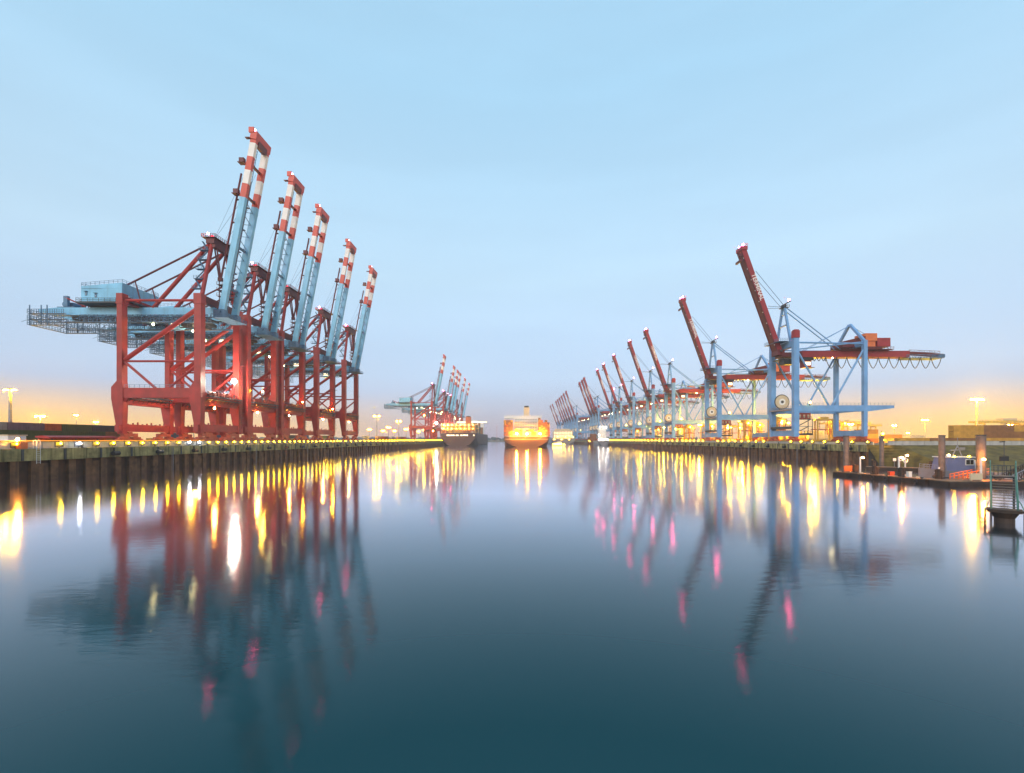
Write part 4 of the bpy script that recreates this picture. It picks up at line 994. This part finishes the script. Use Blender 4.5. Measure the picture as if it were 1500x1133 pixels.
# ------------------------------------------------------------------ left edge details
root = empty('site_hut', (-123.2, 112, QZ), 'small white hut cut by the photo edge behind the flood wall', 'hut')
mb = MB(); mb.box(-2.6, 2.2, -2, 2, .3, 2.9); mb.box(-2.5, 2.1, -1.9, 1.9, 0, .3); o = mb.build('wall', M['white'], root)
mb = MB(); mb.box(-2.8, 2.4, -2.2, 2.2, 2.9, 3.15); mb.build('roof', M['cream'], root)
mb = MB(); mb.box(2.2, 2.26, -.6, .7, 1.2, 2.3); mb.build('window', M['glass'], root)
root = empty('warning_sign', (XL - 1.2, 92.5, QZ), 'small white sign with a dark red ring at the end of the flood wall', 'sign')
mb = MB(); mb.box(-.04, .04, -.04, .04, 0, 1.6); mb.build('post', M['galv'], root)
mb = MB(); mb.box(-.03, .03, -.55, .55, .7, 1.7, 0)
for k in range(14):
    a0, a1 = 2 * math.pi * k / 14, 2 * math.pi * (k + 1) / 14; mb.beam((.05, .36 * math.cos(a0), 1.2 + .36 * math.sin(a0)), (.05, .36 * math.cos(a1), 1.2 + .36 * math.sin(a1)), .03, .1, 1, up=(1, 0, 0))
mb.beam((.05, -.25, 1.45), (.05, .25, .95), .03, .1, 1, up=(1, 0, 0)); mb.build('panel', [M['white'], M['dred']], root)
root = empty('equipment_box', (XL - 1.1, 97.2, QZ), 'orange cabinet on the quay edge under a starry orange lamp', 'cabinet')
mb = MB(); mb.box(-.5, .5, -.75, .75, .1, 1.3); mb.box(-.55, .55, -.8, .8, 1.3, 1.38); mb.box(-.45, .45, -.7, .7, 0, .1); mb.build('body', M['brorange'], root)
mb = MB(); mb.box(.5, .54, -.7, .0, .2, 1.2); mb.build('door', M['brorange'], root)
root = empty('lamp_post', (XL - 1.5, 96.6, QZ), 'short post with an orange lamp above the orange cabinet', 'lamp post')
mb = MB(); mb.tube((0, 0, 0), (0, 0, 2.0), .06, 6); mb.build('pole', M['galv'], root); mb = MB(); mb.ball((.2, 0, 2.0), .26); mb.build('lamp', M['g_orange'], root)
root = empty('ladder', (XL + .15, 99.4, 3.4), 'white quay ladder whose two hoops rise above the wall edge', 'ladder')
for y in (-.4, .4):
    mb = MB(); pts = [(0, y, 0), (0, y, 4.6)] + [(-.35 + .35 * math.cos(a * math.pi / 6), y, 4.6 + .45 * math.sin(a * math.pi / 6)) for a in range(7)] + [(-.7, y, 3.3)]; mb.path(pts, .05, 5); mb.build('rail', M['white'], root)
mb = MB()
for k in range(11): mb.beam((0, -.4, .2 + k * .4), (0, .4, .2 + k * .4), .05, .05)
mb.build('rung', M['white'], root)
root = empty('shelter', (-113, 120, QZ), 'long low red roofed shelter just behind the pale flood wall', 'shelter')
mb = MB(); mb.extr([(-1.6, 2.45), (1.6, 2.2), (1.7, 2.55), (0, 2.95), (-1.7, 2.8)], -10, 9); mb.build('roof', M['red'], root)
mb = MB(); mb.box(-1.5, -1.3, -9.5, 8.5, 0, 2.45); mb.build('wall', M['bog'], root)
for y in (-9, -3, 3, 8): mb = MB(); mb.box(1.3, 1.5, y - .1, y + .1, 0, 2.25); mb.build('post', M['dark'], root)

# ------------------------------------------------------------------ pontoons, piles, boat
def pontoon(pts_front, width, label, name='pontoon'):
    root = empty(name, (0, 0, 0), label, 'pontoon')
    hull, deck, rub = MB(), MB(), MB()
    for (x0, y0), (x1, y1), w in pts_front:
        p, q = Vector((x0, y0, 0)), Vector((x1, y1, 0)); a = (q - p).normalized(); n = Vector((-a.y, a.x, 0)); 
        v = [p, q, q + n * w, p + n * w]
        hull.quadbox([(u.x, u.y, -.5) for u in v] + [(u.x, u.y, .81) for u in v])
        L_ = (q - p).length; k = int(L_ / .35)
        for i in range(k):
            A, B = p + a * (i * L_ / k + .02), p + a * ((i + 1) * L_ / k - .02); v2 = [A - n * .05, B - n * .05, B + n * (w + .05), A + n * (w + .05)]; z = .81 + rnd.uniform(0, .015)
            deck.quadbox([(u.x, u.y, z) for u in v2] + [(u.x, u.y, .94 + rnd.uniform(0, .02)) for u in v2])
        for o_ in (-.14, w + .14): rub.beam(p + n * o_ + Vector((0, 0, .62)), q + n * o_ + Vector((0, 0, .62)), .18, .5)
    hull.build('float', M['dwood'], root); deck.build('deck', M['wood'], root); rub.build('rubbing_strake', M['dwood'], root)
    return root
pontoon([((78.2, 89.3), (75.4, 111.5), -3.2)], 3, 'long outer timber pontoon with dark mooring posts and lamps')
pontoon([((78.6, 84.8), (96, 84.8), 4.2)], 4, 'short wide timber pontoon under the big pile and gangway')
pontoon([((98, 131), (117, 117.5), 3)], 3, 'inner timber pontoon below the grassy bank')
piles = [(79.9, 113.3, .58, 'lone grey steel pile at the outer tip of the long pontoon'), (106.3, 136.0, .55, 'grey steel pile at the tip of the inner pontoon'), (88.4, 97.0, .56, 'grey steel pile standing beside the boat bow'),
         (98.5, 99.2, .58, 'steel pile half hidden by the thickest pile'), (89.2, 88.0 + 1.6, .75, 'thickest grey steel pile beside the gangway foot')]
for x, y, r_, lb in piles:
    root = empty('steel_pile', (x, y, 0), lb, 'pile', 'steel guide piles of the pontoons')
    mb = MB(); mb.tube((0, 0, -3), (0, 0, 9.3), r_, 20); mb.build('tube', M['pilesteel'], root, smooth=False)
    mb = MB(); mb.tube((0, 0, 9.3), (0, 0, 9.5), r_ * 1.06, 20); mb.build('cap', M['dark'], root)
    mb = MB(); mb.box(-r_ - .25, r_ + .25, -r_ - .25, -r_ - .02, .5, .8); mb.box(-r_ - .25, r_ + .25, r_ + .02, r_ + .25, .5, .8); mb.build('guide_collar', M['dark'], root)
post = MB(); post.tube((0, 0, -1.2), (0, 0, 1.9), .36, 10, 0, .32); post.tube((.62, .2, -1.2), (.62, .2, 1.6), .32, 10, 0); post.tube((.2, .6, -1.2), (.2, .6, 1.75), .3, 10, 0); post.box(-.4, 1.0, -.1, .4, .6, .85); post.tube((-.5, .1, 1.2), (1.1, .1, 1.25), .09, 6); pmesh = None
for i, (x, y, lb) in enumerate(((77.6, 107.2, 'dark timber mooring posts near the outer tip pile'), (77.9, 101.6, 'dark timber mooring posts midway on the long pontoon'), (78.5, 95.4, 'dark timber mooring posts beside the white lamp post with ring'), (81.6, 90.3, 'dark timber mooring posts near the small white hoist'),
                                (100.2, 131.4, 'dark timber mooring posts at the tip of the inner pontoon'), (104.8, 128.4, 'dark timber mooring posts by the inner pontoon pile'), (110.5, 124.2, 'dark timber mooring posts further along the inner pontoon'), (114, 121.6, 'dark timber mooring posts by the boat end of the inner pontoon'))):
    if pmesh is None: o = post.build('mooring_post', M['dwood']); pmesh = o.data
    else: o = bpy.data.objects.new('mooring_post', pmesh); COL.objects.link(o)
    o.location = (x, y, .95); tag(o, lb, 'mooring post', 'timber mooring posts on the pontoons')
def plamp(x, y, h, lb, ring=False):
    root = empty('pontoon_lamp', (x, y, .95), lb, 'lamp post', 'orange lamps on the pontoons')
    mb = MB(); mb.box(-.12, .12, -.12, .12, 0, h); mb.box(-.1, .7, -.06, .06, h, h + .1); mb.build('pole', M['white'], root)
    mb = MB(); mb.ball((.6, 0, h - .12), .2); mb.build('lamp', M['g_pont'], root)
    if ring:
        mb = MB()
        for k in range(16):
            a0, a1 = 2 * math.pi * k / 16, 2 * math.pi * (k + 1) / 16; mb.tube((1.2 + .45 * math.cos(a0), -.2, h - .7 + .45 * math.sin(a0)), (1.2 + .45 * math.cos(a1), -.2, h - .7 + .45 * math.sin(a1)), .09, 6)
        mb.box(.1, .9, -.16, -.1, h - .8, h - .6); mb.build('lifebuoy', M['white'], root)
plamp(77.8, 105.8, 3.6, 'white lamp post with orange lamp near the outer tip of the pontoon')
plamp(78.6, 96.0, 4.0, 'white lamp post with orange lamp and a lifebuoy ring', True)
plamp(106.2, 127.6, 3.4, 'orange lamp post in the middle of the inner pontoon')
plamp(113.0, 122.6, 3.6, 'orange lamp post on the inner pontoon next to the boat bow')
plamp(86.9, 87.3, 4.0, 'orange lamp post against the thickest pile')
for x, y, z0, dims, mt, nm, lb in ((78.5, 110.2, .95, (2.6, .3, 1.3), 'brorange', 'barrier_board', 'orange lit barrier board below the lone pile'), (93.0, 93.5 - 4, .95, (2.4, .35, 1.15), 'galv', 'storage_chest', 'long grey chest on the pontoon in front of the boat'), (84.9, 86.2, .95, (2.2, .25, 1.25), 'cream', 'barrier_board', 'pale striped barrier board on the wide pontoon deck')):
    mb = MB(); w, d_, h = dims; mb.box(-w / 2, w / 2, -d_ / 2, d_ / 2, .15, h); mb.box(-w / 2 - .04, w / 2 + .04, -d_ / 2 - .04, d_ / 2 + .04, h, h + .08)
    for sx in (-1, 1): mb.box(sx * w * .42 - .06, sx * w * .42 + .06, -d_ * .7, d_ * .7, 0, .15)
    for k in range(3): mb.box(-w / 2 + .1, w / 2 - .1, -d_ / 2 - .03, -d_ / 2, .3 + k * .3, .36 + k * .3)
    o = mb.build(nm, M[mt], loc=(x, y, z0)); tag(o, lb, 'chest' if 'chest' in nm else 'barrier')
root = empty('hoist', (82.6, 91.4, .95), 'small white hand hoist on the pontoon beside the pile', 'hoist')
mb = MB(); mb.box(-.3, .3, -.3, .3, 0, .9); mb.beam((0, 0, .9), (.15, 0, 2.2), .2, .2); mb.beam((.1, 0, 1.6), (-.8, 0, 1.1), .12, .12); mb.build('frame', M['white'], root)
mb = MB(); mb.tube((-.6, -.3, .35), (-.6, .3, .35), .35, 10); mb.build('winch_drum', M['dark'], root)
# small gear on the pontoons
tyre = MB()
for k in range(14):
    a0, a1 = 2 * math.pi * k / 14, 2 * math.pi * (k + 1) / 14; tyre.tube((0, .33 * math.cos(a0), .33 * math.sin(a0)), (0, .33 * math.cos(a1), .33 * math.sin(a1)), .13, 7)
tyre.beam((0, 0, .3), (0, 0, .8), .04, .04); tm = None
def gear(mesh_or_mb, name, mt, loc, label, cat, group=None, rz=0):
    o = mesh_or_mb.build(name, mt) if isinstance(mesh_or_mb, MB) else bpy.data.objects.new(name, mesh_or_mb)
    if not isinstance(mesh_or_mb, MB): COL.objects.link(o)
    o.location = loc; o.rotation_euler = (0, 0, rz); tag(o, label, cat, group); return o
for k in range(7):
    f = (k + .5) / 7; x = 78.2 + (75.4 - 78.2) * f; y = 89.3 + 22.2 * f
    o = gear(tm or tyre, 'tyre_fender', M['black'], (x - .34, y, .35), 'black tyre fender hanging along the long pontoon side', 'tyre', 'tyre fenders on the long pontoon'); tm = o.data
tm2 = MB()
for k in range(14):
    a0, a1 = 2 * math.pi * k / 14, 2 * math.pi * (k + 1) / 14
    for j in range(3): tm2.tube(((.4 - .07 * j) * math.cos(a0), (.4 - .07 * j) * math.sin(a0), .05 + .07 * j), ((.4 - .07 * j) * math.cos(a1), (.4 - .07 * j) * math.sin(a1), .05 + .07 * j), .05, 5)
cm = None
for x, y, lb in ((77.0, 104.4, 'coil of pale rope on the outer end of the long pontoon'), (79.6, 92.6, 'coil of pale rope beside the white hoist'), (86.6, 87.2, 'coil of pale rope on the wide pontoon by the striped board')):
    o = gear(cm or tm2, 'rope_coil', M['cream'], (x, y, .96), lb, 'rope'); cm = o.data
cleat = MB(); cleat.box(-.1, .1, -.16, .16, 0, .2); cleat.box(-.07, .07, -.4, .4, .2, .3); lm_ = None
for k in range(6):
    f = (k + .3) / 6; o = gear(lm_ or cleat, 'cleat', M['dark'], (78.6 + (75.7 - 78.6) * f, 89.3 + 22.2 * f, .96), 'iron cleat on the edge of the long pontoon', 'cleat', 'cleats on the long pontoon'); lm_ = o.data
mb = MB(); mb.box(-.5, .5, -.3, .3, 0, .75); mb.box(-.54, .54, -.34, .34, .75, .82); gear(mb, 'tool_chest', M['bog'], (79.4, 99.0, .96), 'small red chest in the middle of the long pontoon', 'chest')
mb = MB(); mb.tube((0, -.35, .45), (0, .35, .45), .3, 12); mb.tube((0, -.38, .45), (0, -.33, .45), .48, 14); mb.tube((0, .33, .45), (0, .38, .45), .48, 14); gear(mb, 'cable_drum', M['dwood'], (90.2, 87.4, .96), 'timber cable drum on the wide pontoon', 'drum')
mb = MB(); mb.box(-.32, .32, -.32, .32, 0, 1.05); mb.box(-.36, .36, -.36, .36, 1.05, 1.12); gear(mb, 'power_pedestal', M['white'], (79.2, 94.2, .96), 'white power pedestal beside the lamp post with lifebuoy ring', 'pedestal')
for x, y, lb in ((104.2, 128.8, 'small white notice on a post on the inner pontoon'),):
    root = empty('notice', (x, y, .96), lb, 'notice'); mb = MB(); mb.box(-.05, .05, -.05, .05, 0, 2.4); mb.build('post', M['galv'], root); mb = MB(); mb.box(-.45, .45, -.1, -.05, 1.6, 2.4); mb.build('panel', M['white'], root)
# workboat lying between the pontoons, bow to the open water
BT = empty('workboat', (96.8, 103.5, 0), 'blue grey workboat with white cabin roof and twin windows moored by the pontoon', 'boat', rz=R(0))
mb = MB(); sts = []
prof = [(-7.5, .3, 2.3), (-6, 1.5, 2.1), (-3.5, 2.2, 1.8), (0, 2.4, 1.6), (6, 2.35, 1.5), (7.2, 2.2, 1.5)]
hb = MB()
for x, hw, zt in prof: hb.v += [(x, -hw * .8, -.4), (x, -hw, zt), (x, hw, zt), (x, hw * .8, -.4)]
for s in range(len(prof) - 1):
    for i in range(4): a = s * 4; hb.f.append((a + i, a + (i + 1) % 4, a + 4 + (i + 1) % 4, a + 4 + i)); hb.m.append(0)
hb.f.append((3, 2, 1, 0)); hb.f.append(tuple(len(hb.v) - 4 + i for i in range(4))); hb.m += [0, 0]
hb.build('hull', M['hullgrey'], BT)
mb = MB(); mb.extr([(-3.4, 1.6), (3.2, 1.6), (3.0, 4.6), (-2.6, 4.6)], -1.8, 1.8); o = mb.build('cabin', M['boatblue'], BT)
mb = MB(); mb.box(1.2, 2.0, -1.86, -1.79, 3.1, 4.1, 1); mb.box(2.1, 2.8, -1.86, -1.79, 3.1, 4.1, 1); mb.box(1.05, 2.95, -1.84, -1.78, 2.95, 3.08, 0); mb.box(1.05, 2.95, -1.84, -1.78, 4.12, 4.25, 0); mb.box(1.03, 1.18, -1.84, -1.78, 3.08, 4.12, 0); mb.box(2.02, 2.09, -1.84, -1.78, 3.08, 4.12, 0); mb.box(2.82, 2.95, -1.84, -1.78, 3.08, 4.12, 0); mb.build('window', [M['white'], M['glass']], o)
mb = MB(); mb.box(-2.9, 3.2, -2.0, 2.0, 4.6, 4.8); mb.build('roof', M['white'], o)
mb = MB(); mb.box(3.05, 4.9, -1.5, 1.5, 1.6, 3.9); mb.box(3.05, 5.1, -1.6, 1.6, 3.9, 4.0); mb.build('wheelhouse_annex', M['white'], BT)
mb = MB(); mb.beam((-.2, 0, 4.8), (1.0, 0, 7.2), .15, .15); mb.beam((2.0, 0, 4.8), (1.0, 0, 7.2), .15, .15); mb.beam((-.6, 0, 6.2), (2.6, 0, 6.3), .25, .2); mb.tube((1.0, 0, 6.8), (1.0, 0, 9.0), .06, 5); mb.box(1.2, 2.6, -.15, .15, 6.5, 6.8); mb.build('signal_mast', M['galv'], BT)
mb = MB(); mb.rail((-7, -.5, 2.2), (-3.4, -2.1, 1.8), 1.0, .8, .04); mb.rail((-7, .5, 2.2), (-3.4, 2.1, 1.8), 1.0, .8, .04); mb.build('bow_rail', M['galv'], BT)
for x in (-1.6, 1.7): mb = MB(); mb.ball((x, -2.0, 4.9), .16); mb.build('deck_lamp', M['g_yellow'], BT)
# small open boat behind the stair
root = empty('open_boat', (107, 95, 0), 'teal open boat with a lit yellow deck beyond the gangway', 'boat')
hb = MB()
for x, hw, zt in prof: hb.v += [(x, -hw * .7, -.3), (x, -hw, zt * .75), (x, hw, zt * .75), (x, hw * .7, -.3)]
for s in range(len(prof) - 1):
    for i in range(4): a = s * 4; hb.f.append((a + i, a + (i + 1) % 4, a + 4 + (i + 1) % 4, a + 4 + i)); hb.m.append(0)
hb.f.append((3, 2, 1, 0)); hb.f.append(tuple(len(hb.v) - 4 + i for i in range(4))); hb.m += [0, 0]
hb.build('hull', M['green'], root); mb = MB(); mb.box(-2, 3, -1.2, 1.2, 1.2, 2.0); mb.build('cabin', M['cream'], root); mb = MB(); mb.ball((0, -1.3, 2.3), .15); mb.build('deck_lamp', M['g_yellow'], root)
# gangway from the wide pontoon up to the bank
root = empty('gangway', (0, 0, 0), 'long railed gangway rising from the pontoon to the bank', 'gangway')
A, B = Vector((92.5, 87.2, 1.0)), Vector((124, 104, 6.0)); sd = Vector((-.47, .88, 0)) * 1.0
mb = MB(); mb.beam(A, B, 2.0, .25); mb.build('walkway', M['galv'], root)
for s in (-1, 1): mb = MB(); mb.lattice(A + sd * s, B + sd * s, 1.25, 1.2, .06); mb.build('truss_railing', M['dwood'], root)
root = empty('ramp', (0, 0, 0), 'orange lit landing ramp with rails at the foot of the gangway', 'ramp')
A, B = Vector((84.6, 90.2, .72)), Vector((90.6, 90.2, 1.9)); mb = MB(); mb.beam(A, B, 1.8, .16); mb.build('deck', M['wood'], root)
for s in (-.9, .9): mb = MB(); mb.rail(A + Vector((0, s, 0)), B + Vector((0, s, 0)), 1.1, .8, .06); mb.build('railing', M['brorange'], root)
root = empty('information_board', (94.6, 90.5, .0), 'dark notice board on a thin post with a lamp arm beyond the gangway', 'board')
mb = MB(); mb.tube((0, 0, .6), (0, 0, 8.2), .07, 6); mb.beam((-.8, 0, 8.1), (.1, 0, 8.2), .25, .2); mb.build('post', M['dark'], root); mb = MB(); mb.box(-.85, .85, -.1, .1, 4.4, 5.3); mb.build('panel', M['black'], root)
# dolphin with stair in the foreground
DX, DY = 50.2, 48.0
root = empty('dolphin_stair', (DX, DY, 0), 'weathered dolphin pile carrying a steep green railed stair above the water', 'stair', rz=R(-45))
mb = MB(); mb.tube((0, 0, -3), (0, 0, .95), .78, 20); mb.tube((0, 0, .5), (0, 0, 1.1), .8, 12, 0, 1.15); mb.build('pile', M['dwood'], root)
mb = MB(); mb.box(-1.25, 1.25, -1.0, 1.2, 1.1, 1.32)
for k in range(6): mb.box(-1.3, 1.3, -1.02 + k * .37, -.75 + k * .37, 1.32, 1.38)
mb.build('platform', M['dwood'], root)
S0, S1_ = Vector((0, -.4, 1.4)), Vector((0, 4.4, 4.5)); n = 13
for k in range(n):
    c = S0.lerp(S1_, k / (n - 1)); mb = MB(); mb.box(-.86, .86, c.y - .16, c.y + .16, c.z - .03, c.z + .03); mb.build('tread', M['pilesteel'], root)
for s in (-1, 1):
    mb = MB(); mb.beam(S0 + Vector((s * .93, 0, 0)), S1_ + Vector((s * .93, 0, 0)), .1, .3); mb.build('stringer', M['green'], root)
    mb = MB(); zz = Vector((0, 0, 1.0)); o_ = Vector((s * .98, 0, 0))
    mb.tube(S0 + o_ + zz, S1_ + o_ + zz, .045, 6); mb.tube(S0 + o_ + zz * .5, S1_ + o_ + zz * .5, .035, 6)
    for k in range(6): c = S0.lerp(S1_, k / 5) + o_; mb.tube(c, c + zz, .04, 6)
    pts = [S0 + o_ + zz, S0 + o_ + Vector((s * .15, -.5, .75)), S0 + o_ + Vector((s * .4, -.8, 0)), S0 + o_ + Vector((s * .5, -.8, -.4))]; mb.path(pts, .045, 6)
    mb.tube(S0 + o_ + Vector((0, -.2, 0)), S0 + o_ + Vector((0, -.2, 1.0)), .045, 6)
    e = S1_ + o_; mb.path([e + zz, e + Vector((0, .1, 1.5)), e + Vector((0, .5, 1.75)), e + Vector((0, 1.2, 1.5)), e + Vector((0, 1.2, 0))], .045, 6); mb.build('handrail', M['green'], root)
    mb = MB(); mb.tube((s * 1.42, -.5, -3), (s * 1.42, -.5, 1.5), .1, 8); mb.beam((s * .9, -.5, 1.2), (s * 1.42, -.5, 1.2), .12, .14); mb.build('fender_post', M['dwood'], root)
mb = MB(); mb.box(-1.05, 1.05, 4.4, 7.5, 4.35, 4.5); mb.box(-1.0, -.8, 6.8, 7.0, -3, 4.35); mb.box(.8, 1.0, 6.8, 7.0, -3, 4.35)
for s in (-1, 1): mb.rail((s * 1.0, 5.6, 4.5), (s * 1.0, 7.4, 4.5), 1.1, .3, .035)
mb.rail((-1, 7.4, 4.5), (1, 7.4, 4.5), 1.1, .3, .035)
mb.build('upper_landing', M['dark'], root)

# ------------------------------------------------------------------ haze (even, pale dusk air round the whole scene)
mb = MB(); mb.box(-1650, 1650, -80, 2600, -4.5, 128)
hz = struct(mb.build('haze', None), 'stuff')
hm = bpy.data.materials.new('haze'); hm.use_nodes = True; t = hm.node_tree; t.nodes.clear()
ho = t.nodes.new('ShaderNodeOutputMaterial'); pv = t.nodes.new('ShaderNodeVolumePrincipled')
pv.inputs['Color'].default_value = (.93, .93, .96, 1); pv.inputs['Density'].default_value = .00020; pv.inputs['Anisotropy'].default_value = .2
t.links.new(pv.outputs[0], ho.inputs['Volume'])
hz.data.materials.clear(); hz.data.materials.append(hm)
